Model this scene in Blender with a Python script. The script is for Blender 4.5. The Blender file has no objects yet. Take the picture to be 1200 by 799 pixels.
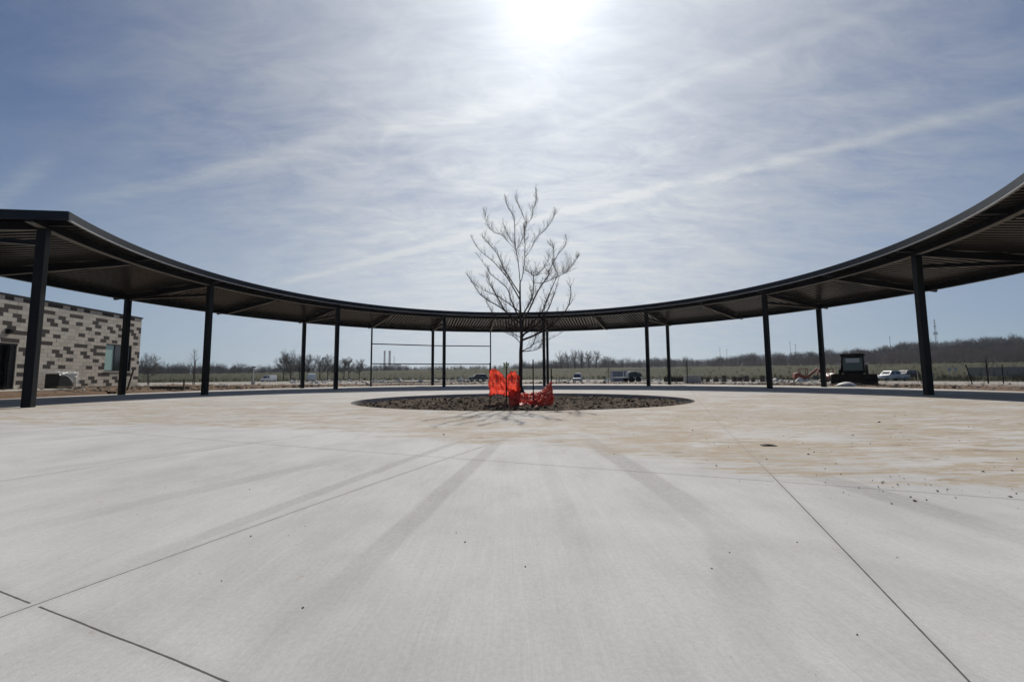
import bpy, math, random
import numpy as np
from mathutils import Vector, Matrix, noise
R = math.radians
random.seed(7)
C = bpy.context.scene.collection
sc = bpy.context.scene

# ------------------------------------------------------------------ camera
F_PX, PITCH, ROLL, EYE = 478.9, R(4.79), R(-0.391), 0.80     # focal length in pixels of a 1200 px wide picture
cam_d = bpy.data.cameras.new('camera')
cam = bpy.data.objects.new('camera', cam_d)
C.objects.link(cam)
cam_d.sensor_width = 36.0
cam_d.lens = 36.0 * F_PX / 1200.0
cam_d.clip_start = 0.05
cam_d.clip_end = 12000
_f = Vector((0, math.cos(PITCH), math.sin(PITCH)))
_x, _u = Vector((1, 0, 0)), Vector((0, -math.sin(PITCH), math.cos(PITCH)))
_r = math.cos(ROLL) * _x + math.sin(ROLL) * _u
_up = -math.sin(ROLL) * _x + math.cos(ROLL) * _u
cam.matrix_world = Matrix(((_r.x, _up.x, -_f.x, 0), (_r.y, _up.y, -_f.y, 0), (_r.z, _up.z, -_f.z, EYE), (0, 0, 0, 1)))
sc.camera = cam


def ray(px, py):
    return (_f + _r * ((px - 600) / F_PX) - _up * ((py - 399.5) / F_PX))


def tan_at(px):                       # sideways slope of the view line that meets the horizon at this column
    y = 439.6 - (px - 600) * 0.00684
    d = ray(px, y)
    return d.x / d.y


# ------------------------------------------------------------------ node helper
class NT:
    def __init__(s, tree):
        s.t = tree
        s.t.nodes.clear()

    def n(s, typ, ins=None, **props):
        nd = s.t.nodes.new(typ)
        for k, v in props.items():
            setattr(nd, k, v)
        for k, v in (ins or {}).items():
            s.put(nd.inputs[k], v)
        return nd

    def put(s, sock, v):
        if isinstance(v, bpy.types.NodeSocket):
            s.t.links.new(v, sock)
        else:
            sock.default_value = v

    def m(s, op, a, b=None, c=None, clamp=False):
        nd = s.t.nodes.new('ShaderNodeMath')
        nd.operation = op
        nd.use_clamp = clamp
        for i, v in enumerate((a, b, c)):
            if v is not None:
                s.put(nd.inputs[i], v)
        return nd.outputs[0]

    def ss(s, x, lo, hi, a=0.0, b=1.0):
        nd = s.n('ShaderNodeMapRange', {0: x, 1: lo, 2: hi, 3: a, 4: b}, interpolation_type='SMOOTHSTEP')
        return nd.outputs[0]

    def mix(s, f, a, b, blend='MIX'):
        nd = s.n('ShaderNodeMix', data_type='RGBA', blend_type=blend)
        s.put(nd.inputs[0], f)
        s.put(nd.inputs[6], a)
        s.put(nd.inputs[7], b)
        return nd.outputs[2]

    def noise(s, vec, scale, detail=4, rough=0.55, dist=0.0, out=0):
        nd = s.n('ShaderNodeTexNoise', {'Scale': scale, 'Detail': detail, 'Roughness': rough, 'Distortion': dist})
        if vec is not None:
            s.put(nd.inputs['Vector'], vec)
        return nd.outputs[out]

    def mapv(s, vec, loc=(0, 0, 0), rot=(0, 0, 0), scale=(1, 1, 1)):
        nd = s.n('ShaderNodeMapping', {'Vector': vec, 'Location': loc, 'Rotation': rot, 'Scale': scale})
        return nd.outputs[0]

    def xyz(s, vec):
        nd = s.n('ShaderNodeSeparateXYZ', {0: vec})
        return nd.outputs[0], nd.outputs[1], nd.outputs[2]

    def comb(s, x, y, z=0.0):
        nd = s.n('ShaderNodeCombineXYZ', {0: x, 1: y, 2: z})
        return nd.outputs[0]


def c4(c):
    return (c[0], c[1], c[2], 1.0)


# ------------------------------------------------------------------ sky and sun
SUN_EL, SUN_AZ = R(45.5), R(6.0)                 # azimuth measured from +Y towards +X
SDIR = Vector((math.sin(SUN_AZ) * math.cos(SUN_EL), math.cos(SUN_AZ) * math.cos(SUN_EL), math.sin(SUN_EL)))
SKY_STRENGTH = 0.05
world = bpy.data.worlds.new('World')
sc.world = world
world.use_nodes = True
w = NT(world.node_tree)
d = w.n('ShaderNodeTexCoord').outputs['Generated']
sky = w.n('ShaderNodeTexSky', sky_type='NISHITA', sun_disc=False, sun_elevation=SUN_EL, sun_rotation=SUN_AZ,
          altitude=200, air_density=1.0, dust_density=0.1, ozone_density=4.0).outputs[0]
dx, dy, dz = w.xyz(d)
zz = w.m('MAXIMUM', dz, 0.0)
dot = w.m('ADD', w.m('ADD', w.m('MULTIPLY', dx, SDIR.x), w.m('MULTIPLY', dy, SDIR.y)), w.m('MULTIPLY', dz, SDIR.z))
dot = w.m('MAXIMUM', dot, 0.0)
# the cirrus sheet: a plane high overhead, thin ice cloud that scatters sunlight forward
inv = w.m('DIVIDE', 1.0, w.m('ADD', zz, 0.22))
p = w.comb(w.m('MULTIPLY', dx, inv), w.m('MULTIPLY', dy, inv), 0.0)
fib = w.noise(w.mapv(p, rot=(0, 0, R(48)), scale=(1.2, 4.2, 1)), 2.6, 10, 0.68, 0.6)
fib2 = w.noise(w.mapv(p, rot=(0, 0, R(-32)), scale=(1.5, 3.2, 1), loc=(3, 1, 0)), 2.8, 10, 0.68, 1.0)
big = w.noise(w.mapv(p, loc=(5.2, 1.7, 0), scale=(1, 1.4, 1)), 0.75, 4, 0.5, 0.4)
cov = w.m('ADD', w.m('MULTIPLY', w.ss(fib, 0.20, 0.82), 0.34), w.m('MULTIPLY', w.ss(fib2, 0.20, 0.82), 0.40))
cov = w.m('MULTIPLY', cov, w.ss(big, 0.26, 0.68, 0.92, 1.06))
cov = w.m('MULTIPLY', cov, w.ss(dot, 0.48, 0.98, 0.07, 1.12))
cov = w.m('MULTIPLY', cov, w.ss(dz, 0.70, 0.34, 0.38, 1.0))


def trail(a, b, x0, x1, wid, amp, wob):
    """an old condensation trail y = a + b x on the cloud plane, between x0 and x1"""
    q = w.comb(w.m('DIVIDE', dx, w.m('ADD', zz, 0.02)), w.m('DIVIDE', dy, w.m('ADD', zz, 0.02)), 0.0)
    qx, qy, _ = w.xyz(q)
    n1 = w.m('MULTIPLY', w.m('SUBTRACT', w.noise(q, 2.2, 4, 0.6), 0.5), wob)
    dist = w.m('ABSOLUTE', w.m('ADD', w.m('SUBTRACT', w.m('SUBTRACT', qy, w.m('MULTIPLY', qx, b)), a), n1))
    core = w.ss(dist, wid, 0.0)
    ends = w.m('MULTIPLY', w.ss(qx, x0, x0 + 0.6), w.ss(qx, x1, x1 - 0.6))
    br = w.ss(w.noise(w.mapv(q, scale=(2.2, 6, 1)), 2.5, 5, 0.65), 0.25, 0.75, 0.35, 1.0)
    return w.m('MULTIPLY', w.m('MULTIPLY', core, ends), w.m('MULTIPLY', br, amp))


for tr in (trail(2.52, -0.63, -2.6, 3.2, 0.115, 0.38, 0.10), trail(1.70, -0.70, -0.2, 1.8, 0.06, 0.12, 0.08),
           trail(1.38, -0.32, -2.6, 0.3, 0.12, 0.26, 0.22), trail(0.60, -0.55, -3.4, -1.7, 0.08, 0.28, 0.1)):
    cov = w.m('ADD', cov, tr)
cov = w.m('ADD', cov, w.m('MULTIPLY', w.ss(dz, 0.50, 0.05, 0.0, 0.62), w.ss(dx, -0.75, 0.75, 1.2, 0.85)))          # the sheet is seen edge-on near the horizon
near_sun = w.m('POWER', dot, 5.0)
cov = w.m('ADD', cov, w.m('MULTIPLY', w.m('POWER', dot, 3.6), 0.74))
cov = w.m('MINIMUM', w.m('MULTIPLY', cov, 0.80), 0.96)
g = w.m('ADD', w.m('MULTIPLY', w.m('POWER', dot, 3.5), 0.55), w.m('MULTIPLY', w.m('POWER', dot, 12.0), 0.27))
g = w.m('ADD', g, w.m('MULTIPLY', w.m('POWER', dot, 45.0), 0.10))
g = w.m('ADD', g, w.m('MULTIPLY', w.m('POWER', dot, 160.0), 0.55))
g = w.m('ADD', g, w.m('MULTIPLY', w.ss(dz, 0.60, 0.05), w.m('MULTIPLY', dot, w.ss(dx, -0.75, 0.75, 0.30, 0.17))))
g = w.m('ADD', g, 0.25)
tint = w.mix(w.ss(dot, 0.3, 0.95), (0.78, 0.95, 1.10, 1), (0.965, 0.995, 1.015, 1))
ccol = w.n('ShaderNodeVectorMath', operation='SCALE')
w.put(ccol.inputs[0], tint)
w.put(ccol.inputs['Scale'], g)
skys = w.n('ShaderNodeVectorMath', operation='SCALE')
w.put(skys.inputs[0], w.mix(1.0, sky, (0.56, 0.83, 1.14, 1), 'MULTIPLY'))
skys.inputs['Scale'].default_value = SKY_STRENGTH
tot = w.mix(cov, skys.outputs[0], ccol.outputs[0])
bg = w.n('ShaderNodeBackground', {'Color': tot, 'Strength': 1.0})
out = w.n('ShaderNodeOutputWorld', {'Surface': bg.outputs[0]})

sun_d = bpy.data.lights.new('sun', 'SUN')
sun_d.energy = 4.7
sun_d.angle = R(0.55)
sun_d.color = (1.0, 0.955, 0.89)
sun = bpy.data.objects.new('sun', sun_d)
C.objects.link(sun)
sun.rotation_euler = SDIR.to_track_quat('Z', 'Y').to_euler()

sc.view_settings.view_transform = 'Standard'
sc.view_settings.look = 'None'
sc.view_settings.exposure = 0.0
sc.view_settings.gamma = 1.0
sc.view_settings.use_curve_mapping = False
sc.cycles.max_bounces = 8
sc.cycles.transparent_max_bounces = 12
sc.cycles.use_denoising = True

# ------------------------------------------------------------------ layout constants
RCX, RCY = 0.31, 16.51                 # centre of the ring canopy
R_IN, R_OUT = 14.68, 19.30             # rings of columns
A0, AST = R(-110.05), R(29.58)         # first column, bay step (angle from +Y towards +X)
R_F, R_EDGE = 13.90, 19.98             # inner fascia, outer edge of the roof
R_SLAB = 20.6
SLOPE = 0.1056
PCX, PCY, PA, PB = 0.34, 15.15, 5.98, 4.93    # planting bed, a flattened circle


def zd(r):                             # underside of the roof deck at radius r
    return 5.40 - SLOPE * (r - 13.9)


def sm(x, a, b):
    t = min(1, max(0, (x - a) / (b - a)))
    return t * t * (3 - 2 * t)


def dish(x, y):                        # the paving falls gently to the bed
    r = math.hypot(x - RCX, y - RCY)
    return -0.08 * (1 - sm(r, 8.0, 14.5))


def lerp_tab(t, tab):
    if t <= tab[0][0]:
        return tab[0][1]
    for (a, va), (b, vb) in zip(tab, tab[1:]):
        if t <= b:
            return va + (vb - va) * (t - a) / (b - a)
    return tab[-1][1]


LEV = [(-1.3, 2.3), (-0.7, 2.6), (-0.1, 4.6), (0.3, 4.7), (1.2, 4.3)]
FIELD0 = [(-1.2, 132), (-0.4, 118), (0.1, 100), (0.5, 84), (1.1, 74)]
HILL = [(-0.2, 0), (0.08, 0.3), (0.33, 3.0), (0.54, 5.0), (0.75, 7.5), (1.04, 12.5), (1.25, 13.0), (2.0, 13.5)]


def gz(x, y):
    """height of the ground outside the paving"""
    r = math.hypot(x - RCX, y - RCY)
    if r < R_SLAB + 0.02 or (abs(x) < 20.9 and -26 < y < 16):
        return -0.25
    d = math.hypot(x, y)
    t = x / max(abs(y), 1.0) if y > 1 else math.copysign(2.0, x)
    z = -0.03
    n = noise.noise(Vector((x * 0.35, y * 0.35, 0)))
    n2 = noise.noise(Vector((x * 1.3, y * 1.3, 4)))
    n3 = noise.noise(Vector((x * 3.7, y * 3.7, 9)))
    near = sm(r, R_SLAB + 0.1, R_SLAB + 1.2) * (1 - sm(r, 33, 44))
    left = sm(-x, 8, 14)
    z += near * (0.10 * max(0, n + 0.25) + 0.09 * n2 * (0.5 + 0.5 * left) + 0.045 * n3)
    z += left * sm(-x, 18, 21.5) * (1 - sm(y, 27, 42)) * 0.22
    z -= 0.32 * sm(d, 42, 62)
    if y > 1:
        f0 = lerp_tab(t, FIELD0)
        z += (lerp_tab(t, LEV) + 0.35) * sm(d, f0, 245) * (1.0 if d < 245 else 1.0)
        z += lerp_tab(t, HILL) * sm(d, 262, 470)
    return z


# ------------------------------------------------------------------ mesh helpers
class MB:
    def __init__(s):
        s.v, s.f, s.mi = [], [], []

    def add(s, vs, fs, mi=0):
        o = len(s.v)
        s.v += [tuple(v) for v in vs]
        s.f += [tuple(i + o for i in f) for f in fs]
        s.mi += [mi] * len(fs)

    def box(s, x0, x1, y0, y1, z0, z1, mi=0, M=None):
        vs = [Vector((x, y, z)) for z in (z0, z1) for y in (y0, y1) for x in (x0, x1)]
        if M is not None:
            vs = [M @ v for v in vs]
        s.add(vs, [(0, 2, 3, 1), (4, 5, 7, 6), (0, 1, 5, 4), (2, 6, 7, 3), (0, 4, 6, 2), (1, 3, 7, 5)], mi)

    def bar(s, a, b, wid, hgt, mi=0, up=Vector((0, 0, 1))):
        """a rectangular bar from a to b; the top edge runs along a-b when hgt is negative the bar lies below"""
        a, b = Vector(a), Vector(b)
        t = (b - a).normalized()
        if abs(t.dot(up)) > 0.99:
            up = Vector((0, 1, 0))
        sd = t.cross(up).normalized()
        uu = sd.cross(t).normalized()
        vs = []
        for p_ in (a, b):
            for sx, sz in ((-1, -1), (1, -1), (1, 1), (-1, 1)):
                vs.append(p_ + sd * sx * wid / 2 + uu * sz * hgt / 2)
        s.add(vs, [(0, 1, 2, 3), (7, 6, 5, 4), (0, 4, 5, 1), (1, 5, 6, 2), (2, 6, 7, 3), (3, 7, 4, 0)], mi)

    def tube(s, pts, rad, n=6, mi=0, cap=True):
        pts = [Vector(p_) for p_ in pts]
        o = len(s.v)
        prev = None
        for i, p_ in enumerate(pts):
            if i == 0:
                t = pts[1] - pts[0]
            elif i == len(pts) - 1:
                t = pts[-1] - pts[-2]
            else:
                t = pts[i + 1] - pts[i - 1]
            t.normalize()
            if prev is None:
                a = t.cross(Vector((0, 0, 1)) if abs(t.z) < 0.9 else Vector((1, 0, 0))).normalized()
            else:
                a = (prev - t * prev.dot(t))
                a = a.normalized() if a.length > 1e-6 else t.orthogonal().normalized()
            prev = a
            b = t.cross(a)
            r_ = rad[i] if hasattr(rad, '__len__') else rad
            for k in range(n):
                an = 2 * math.pi * k / n
                s.v.append(tuple(p_ + a * math.cos(an) * r_ + b * math.sin(an) * r_))
        for i in range(len(pts) - 1):
            for k in range(n):
                s.f.append((o + i * n + k, o + i * n + (k + 1) % n, o + (i + 1) * n + (k + 1) % n, o + (i + 1) * n + k))
                s.mi.append(mi)
        if cap:
            s.f.append(tuple(o + k for k in range(n))[::-1])
            s.f.append(tuple(o + (len(pts) - 1) * n + k for k in range(n)))
            s.mi += [mi, mi]

    def lathe(s, c, prof, n=16, mi=0, axis='z'):
        """prof: list of (radius, height)"""
        o = len(s.v)
        for r_, h in prof:
            for k in range(n):
                an = 2 * math.pi * k / n
                if axis == 'z':
                    s.v.append((c[0] + r_ * math.cos(an), c[1] + r_ * math.sin(an), c[2] + h))
                elif axis == 'x':
                    s.v.append((c[0] + h, c[1] + r_ * math.cos(an), c[2] + r_ * math.sin(an)))
                else:
                    s.v.append((c[0] + r_ * math.cos(an), c[1] + h, c[2] + r_ * math.sin(an)))
        for i in range(len(prof) - 1):
            for k in range(n):
                s.f.append((o + i * n + k, o + i * n + (k + 1) % n, o + (i + 1) * n + (k + 1) % n, o + (i + 1) * n + k))
                s.mi.append(mi)
        s.f.append(tuple(o + k for k in range(n))[::-1])
        s.f.append(tuple(o + (len(prof) - 1) * n + k for k in range(n)))
        s.mi += [mi, mi]

    def prism(s, poly, y0, y1, mi=0, M=None, inset=None):
        """poly in x-z, extruded along y"""
        n = len(poly)
        vs = [Vector((x, y0, z)) for x, z in poly] + [Vector((x, y1, z)) for x, z in poly]
        if M is not None:
            vs = [M @ v for v in vs]
        fs = [tuple(range(n)), tuple(range(2 * n - 1, n - 1, -1))]
        fs += [(i, i + n, (i + 1) % n + n, (i + 1) % n) for i in range(n)]
        s.add(vs, fs, mi)

    def arc(s, r0, r1, a0, a1, z0f, z1f, n=24, mi=0, ends=True):
        """a curved bar about the ring centre: radii r0..r1, heights from z0f(r)..z1f(r)"""
        o = len(s.v)
        for i in range(n + 1):
            a = a0 + (a1 - a0) * i / n
            for r_, zf in ((r0, z0f), (r1, z0f), (r1, z1f), (r0, z1f)):
                s.v.append((RCX + r_ * math.sin(a), RCY + r_ * math.cos(a), zf(r_) if callable(zf) else zf))
        for i in range(n):
            for k in range(4):
                s.f.append((o + i * 4 + k, o + i * 4 + (k + 1) % 4, o + i * 4 + 4 + (k + 1) % 4, o + i * 4 + 4 + k))
                s.mi.append(mi)
        if ends:
            s.f += [(o, o + 3, o + 2, o + 1), (o + n * 4, o + n * 4 + 1, o + n * 4 + 2, o + n * 4 + 3)]
            s.mi += [mi, mi]

    def build(s, name, mats, parent=None, smooth=False, loc=(0, 0, 0), bevel=0.0):
        me = bpy.data.meshes.new(name)
        me.from_pydata(s.v, [], s.f)
        if not isinstance(mats, (list, tuple)):
            mats = [mats]
        for m_ in mats:
            me.materials.append(m_)
        if len(mats) > 1:
            me.polygons.foreach_set('material_index', s.mi)
        if smooth:
            me.polygons.foreach_set('use_smooth', [True] * len(s.f))
        me.update()
        ob = bpy.data.objects.new(name, me)
        C.objects.link(ob)
        ob.location = loc
        if parent is not None:
            ob.parent = parent
        if bevel:
            b_ = ob.modifiers.new('bevel', 'BEVEL')
            b_.width = bevel
            b_.segments = 2
            b_.limit_method = 'ANGLE'
        return ob


def tag(o, label=None, cat=None, group=None, kind=None):
    if label:
        o['label'] = label
    if cat:
        o['category'] = cat
    if group:
        o['group'] = group
    if kind:
        o['kind'] = kind
    return o


def thing(name, label, cat, loc=(0, 0, 0), rz=0.0, group=None):
    o = bpy.data.objects.new(name, None)
    C.objects.link(o)
    o.location = loc
    o.rotation_euler = (0, 0, rz)
    o.empty_display_size = 0.2
    return tag(o, label, cat, group)


def dup(root, loc, rz, label=None):
    r_ = root.copy()
    C.objects.link(r_)
    r_.location = loc
    r_.rotation_euler = (0, 0, rz)
    if label:
        r_['label'] = label
    for ch in list(root.children):
        c_ = ch.copy()
        C.objects.link(c_)
        c_.parent = r_
        for g_ in list(ch.children):
            e_ = g_.copy()
            C.objects.link(e_)
            e_.parent = c_
    return r_


def at(px, depth, dz=0.0):
    x = tan_at(px) * depth
    return Vector((x, depth, gz(x, depth) + dz))


# ------------------------------------------------------------------ materials
def mat(name, col, rough=0.6, metal=0.0, var=0.15, scale=3.0, bump=0.0, bscale=40.0, spec=0.5, col2=None, detail=4):
    m_ = bpy.data.materials.new(name)
    m_.use_nodes = True
    t = NT(m_.node_tree)
    tc = t.n('ShaderNodeTexCoord').outputs['Object']
    n1 = t.noise(tc, scale, detail, 0.6)
    c2 = col2 or tuple(c * (1 - 2.2 * var) for c in col)
    base = t.mix(t.ss(n1, 0.3, 0.72), c4(c2), c4(col))
    ins = {'Base Color': base, 'Roughness': rough, 'Metallic': metal, 'Specular IOR Level': spec}
    if bump:
        n2 = t.noise(tc, bscale, 5, 0.6)
        ins['Normal'] = t.n('ShaderNodeBump', {'Strength': bump, 'Distance': 0.02, 'Height': n2}).outputs[0]
    bs = t.n('ShaderNodeBsdfPrincipled', ins)
    t.n('ShaderNodeOutputMaterial', {'Surface': bs.outputs[0]})
    return m_


M = {}
M['steel'] = mat('charcoal_steel', (0.0045, 0.0050, 0.0064), 0.45, var=0.10, scale=1.2, spec=0.18)
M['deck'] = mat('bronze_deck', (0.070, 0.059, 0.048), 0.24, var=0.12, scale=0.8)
M['beam'] = mat('bounce_tint_flange', (0.20, 0.178, 0.150), 0.50, var=0.12, scale=1.0, spec=0.4)  # pale colour stands in for ground bounce on the beam undersides
M['recess'] = mat('deck_recess_shade', (0.010, 0.009, 0.008), 0.7, var=0.1, spec=0.15)  # shade between the ribs painted in as near-black
M['fascia'] = mat('fascia_metal', (0.0075, 0.0088, 0.012), 0.36, var=0.08, scale=0.7, spec=0.28)
M['galv'] = mat('galvanised_metal', (0.42, 0.42, 0.42), 0.45, metal=0.3, var=0.1)
M['bark'] = mat('bark', (0.040, 0.030, 0.025), 0.85, var=0.18, scale=14, bump=0.4)
M['twig'] = mat('twig_bark', (0.040, 0.028, 0.023), 0.9, spec=0.15, var=0.15, scale=9)
M['farbark'] = mat('grey_bark', (0.075, 0.062, 0.054), 0.9, var=0.2, scale=1.5)
M['fartwig'] = mat('grey_twigs', (0.105, 0.086, 0.074), 0.9, var=0.2, scale=0.8)
M['burlap'] = mat('dark_wrap', (0.016, 0.015, 0.014), 0.8, var=0.2, bump=0.5)
M['black'] = mat('black_plastic', (0.012, 0.012, 0.013), 0.45)
M['rubber'] = mat('rubber', (0.016, 0.016, 0.016), 0.85)
M['white'] = mat('white_paint', (0.58, 0.59, 0.60), 0.35, var=0.04)
M['dirtywhite'] = mat('weathered_white', (0.60, 0.59, 0.55), 0.6, var=0.12)
M['orange'] = mat('orange_paint', (0.22, 0.040, 0.016), 0.45, var=0.10)
M['teal'] = mat('dark_teal_paint', (0.010, 0.030, 0.038), 0.25, var=0.05)
M['bluegrey'] = mat('blue_grey_paint', (0.16, 0.19, 0.24), 0.5, var=0.08)
M['timber'] = mat('pale_timber', (0.46, 0.36, 0.24), 0.75, var=0.12, scale=6)
M['oldwood'] = mat('dark_timber', (0.085, 0.066, 0.05), 0.85, var=0.15, scale=6)
M['pipe'] = mat('white_plastic_pipe', (0.72, 0.70, 0.64), 0.4, var=0.04)
M['rock'] = mat('rock', (0.22, 0.185, 0.15), 0.9, var=0.2, scale=5, bump=0.5, bscale=15)
M['clod'] = mat('dirt_clod', (0.20, 0.155, 0.115), 0.95, var=0.2, scale=20)
M['chimney'] = mat('grey_brown_masonry', (0.16, 0.145, 0.14), 0.9, var=0.08, scale=0.05)
M['blockwall'] = mat('pale_concrete_block', (0.50, 0.48, 0.43), 0.85, var=0.08)
M['tyre'] = M['rubber']
M['clod2'] = mat('dark_turned_earth', (0.045, 0.032, 0.022), 0.95, var=0.2, scale=12)


def glass_mat(name, col, rough=0.08):
    m_ = bpy.data.materials.new(name)
    m_.use_nodes = True
    t = NT(m_.node_tree)
    bs = t.n('ShaderNodeBsdfPrincipled', {'Base Color': c4(col), 'Roughness': rough, 'Specular IOR Level': 0.8})
    t.n('ShaderNodeOutputMaterial', {'Surface': bs.outputs[0]})
    return m_


M['glass'] = glass_mat('dark_glass', (0.012, 0.015, 0.018))
M['greenglass'] = glass_mat('film_covered_glass', (0.30, 0.47, 0.43), 0.25)
M['cabglass'] = glass_mat('cab_glass', (0.035, 0.060, 0.062))
M['paleglass'] = glass_mat('pale_glass', (0.45, 0.48, 0.50), 0.3)


def concrete_material():
    m_ = bpy.data.materials.new('broomed_concrete')
    m_.use_nodes = True
    t = NT(m_.node_tree)
    tc = t.n('ShaderNodeTexCoord').outputs['Object']
    x, y, z = t.xyz(tc)
    # slab axes: a across the joints, l along them
    a = t.m('SUBTRACT', t.m('MULTIPLY', x, 0.929), t.m('MULTIPLY', y, 0.371))
    l = t.m('ADD', t.m('MULTIPLY', x, 0.371), t.m('MULTIPLY', y, 0.929))
    al = t.comb(a, l, 0.0)
    wob = t.m('MULTIPLY', t.m('SUBTRACT', t.noise(tc, 1.1, 3), 0.5), 0.02)
    n_big = t.noise(tc, 0.42, 5, 0.6, 0.4)
    n_mid = t.noise(t.mapv(tc, scale=(1.0, 0.55, 1)), 2.6, 6, 0.65, 0.3)
    n_fine = t.noise(tc, 55.0, 4, 0.7)
    n_grain = t.noise(tc, 240.0, 2, 0.6)
    broom = t.noise(t.mapv(tc, rot=(0, 0, R(-3)), scale=(110, 3.0, 1)), 1.0, 3, 0.6, 0.3)
    broom2 = t.noise(t.mapv(tc, rot=(0, 0, R(-3)), scale=(24, 0.6, 1)), 1.0, 3, 0.6, 0.3)
    col = t.mix(t.ss(n_big, 0.30, 0.72), c4((0.328, 0.322, 0.313)), c4((0.425, 0.419, 0.409)))
    col = t.mix(t.m('MULTIPLY', t.ss(n_mid, 0.40, 0.75), 0.42), col, c4((0.455, 0.445, 0.430)))
    col = t.mix(t.m('MULTIPLY', t.ss(n_mid, 0.50, 0.22), 0.40), col, c4((0.285, 0.275, 0.262)))
    k = t.m('ADD', 0.66, t.m('MULTIPLY', n_fine, 0.40))
    k = t.m('ADD', k, t.m('MULTIPLY', t.m('SUBTRACT', broom, 0.5), 0.20))
    k = t.m('ADD', k, t.m('MULTIPLY', t.m('SUBTRACT', broom2, 0.5), 0.11))
    k = t.m('ADD', k, t.m('MULTIPLY', n_grain, 0.30))
    vs = t.n('ShaderNodeVectorMath', {0: col}, operation='SCALE')
    t.put(vs.inputs['Scale'], k)
    col = vs.outputs[0]
    # pale worn speckle and small rust / mud spots
    sp = t.ss(t.noise(tc, 5.0, 6, 0.72), 0.655, 0.72)
    pit = t.ss(t.noise(tc, 130.0, 2, 0.5), 0.70, 0.76)
    col = t.mix(t.m('MULTIPLY', pit, 0.45), col, c4((0.12, 0.11, 0.10)))
    col = t.mix(t.m('MULTIPLY', sp, 0.50), col, c4((0.25, 0.185, 0.12)))
    # faint tyre tracks: (x0,y0,x1,y1,width,strength)
    trk = None
    for (x0, y0, x1, y1, wd, am) in ((-0.13, 5.6, -0.72, 1.15, 0.10, 0.44), (0.98, 5.6, 1.09, 2.0, 0.15, 0.55), (1.09, 2.2, 0.66, 1.05, 0.13, 0.40),
                                     (2.40, 3.5, 2.50, 1.6, 0.17, 0.60), (-0.50, 6.0, -1.75, 1.5, 0.08, 0.42), (-1.6, 4.3, -2.9, 1.7, 0.13, 0.28),
                                     (-3.1, 5.6, -4.5, 3.1, 0.16, 0.26), (0.33, 5.5, 0.30, 1.2, 0.09, 0.14), (3.3, 3.4, 3.6, 2.2, 0.15, 0.40),
                                     (-5.4, 8.2, -8.5, 5.4, 0.2, 0.22)):
        ln = math.hypot(x1 - x0, y1 - y0)
        ux, uy = (x1 - x0) / ln, (y1 - y0) / ln
        rx, ry = t.m('SUBTRACT', x, x0), t.m('SUBTRACT', y, y0)
        pl = t.m('ADD', t.m('MULTIPLY', rx, ux), t.m('MULTIPLY', ry, uy))
        pd = t.m('ABSOLUTE', t.m('ADD', t.m('SUBTRACT', t.m('MULTIPLY', rx, uy), t.m('MULTIPLY', ry, ux)), t.m('MULTIPLY', wob, 3.0)))
        s_ = t.m('MULTIPLY', t.ss(pd, wd * 0.95, wd * 0.50), t.m('MULTIPLY', t.ss(pl, -0.4, 0.7), t.ss(pl, ln + 0.5, ln - 1.6)))
        s_ = t.m('MULTIPLY', s_, am)
        trk = s_ if trk is None else t.m('MAXIMUM', trk, s_)
    trk = t.m('MULTIPLY', trk, t.ss(t.noise(tc, 34.0, 5, 0.75), 0.30, 0.70, 0.55, 1.25))
    col = t.mix(t.m('MULTIPLY', trk, 0.85), col, c4((0.190, 0.182, 0.174)))
    # mud tracked out of the bed: tan film with streaks, ending near a joint on the right
    st = t.noise(t.mapv(tc, rot=(0, 0, R(-4)), scale=(0.55, 2.3, 1)), 1.15, 8, 0.70, 0.8)
    st2 = t.noise(t.mapv(tc, rot=(0, 0, R(8)), scale=(1.6, 5.5, 1), loc=(7, 3, 0)), 1.0, 6, 0.7, 0.7)
    # lower limit of the film rises to the left
    lim = t.n('ShaderNodeFloatCurve')
    limx = t.m('DIVIDE', t.m('ADD', x, 12.0), 24.0, clamp=True)
    t.put(lim.inputs['Value'], limx)
    cv = lim.mapping.curves[0]
    pts = [(-12, 7.4), (-6, 7.0), (-3, 6.4), (-0.8, 5.2), (0.4, 4.7), (1.4, 3.7), (2.6, 3.05), (3.6, 2.7), (12, 0.8)]
    cv.points[0].location = (0.0, pts[0][1] / 12)
    cv.points[1].location = (1.0, pts[-1][1] / 12)
    for px_, py_ in pts[1:-1]:
        cv.points.new((px_ + 12) / 24, py_ / 12)
    lim.mapping.update()
    ly = t.m('SUBTRACT', y, t.m('MULTIPLY', lim.outputs[0], 12.0))
    ly = t.m('ADD', ly, t.m('MULTIPLY', t.m('SUBTRACT', st, 0.5), 3.4))
    zone = t.m('MULTIPLY', t.ss(ly, 0.0, 0.65), t.ss(y, 22, 10, 0.40, 1.0))
    film = t.m('ADD', t.m('MULTIPLY', t.ss(st, 0.33, 0.58), 0.95), t.m('MULTIPLY', t.ss(st2, 0.42, 0.64), 0.45))
    st3 = t.noise(t.mapv(tc, rot=(0, 0, R(-12)), scale=(3.0, 13.0, 1), loc=(2, 9, 0)), 1.0, 6, 0.72, 0.9)
    film = t.m('MULTIPLY', film, t.ss(st3, 0.38, 0.58, 0.25, 1.10))
    film = t.m('MULTIPLY', film, t.ss(t.noise(tc, 0.62, 4, 0.6, 0.5), 0.36, 0.60, 0.55, 1.15))
    right = t.ss(x, -3.0, 2.5, 0.80, 1.15)
    film = t.m('MINIMUM', t.m('MULTIPLY', t.m('MULTIPLY', film, zone), right), 0.92)
    mudc = t.mix(st2, c4((0.215, 0.165, 0.108)), c4((0.370, 0.312, 0.232)))
    col = t.mix(film, col, mudc)
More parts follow.
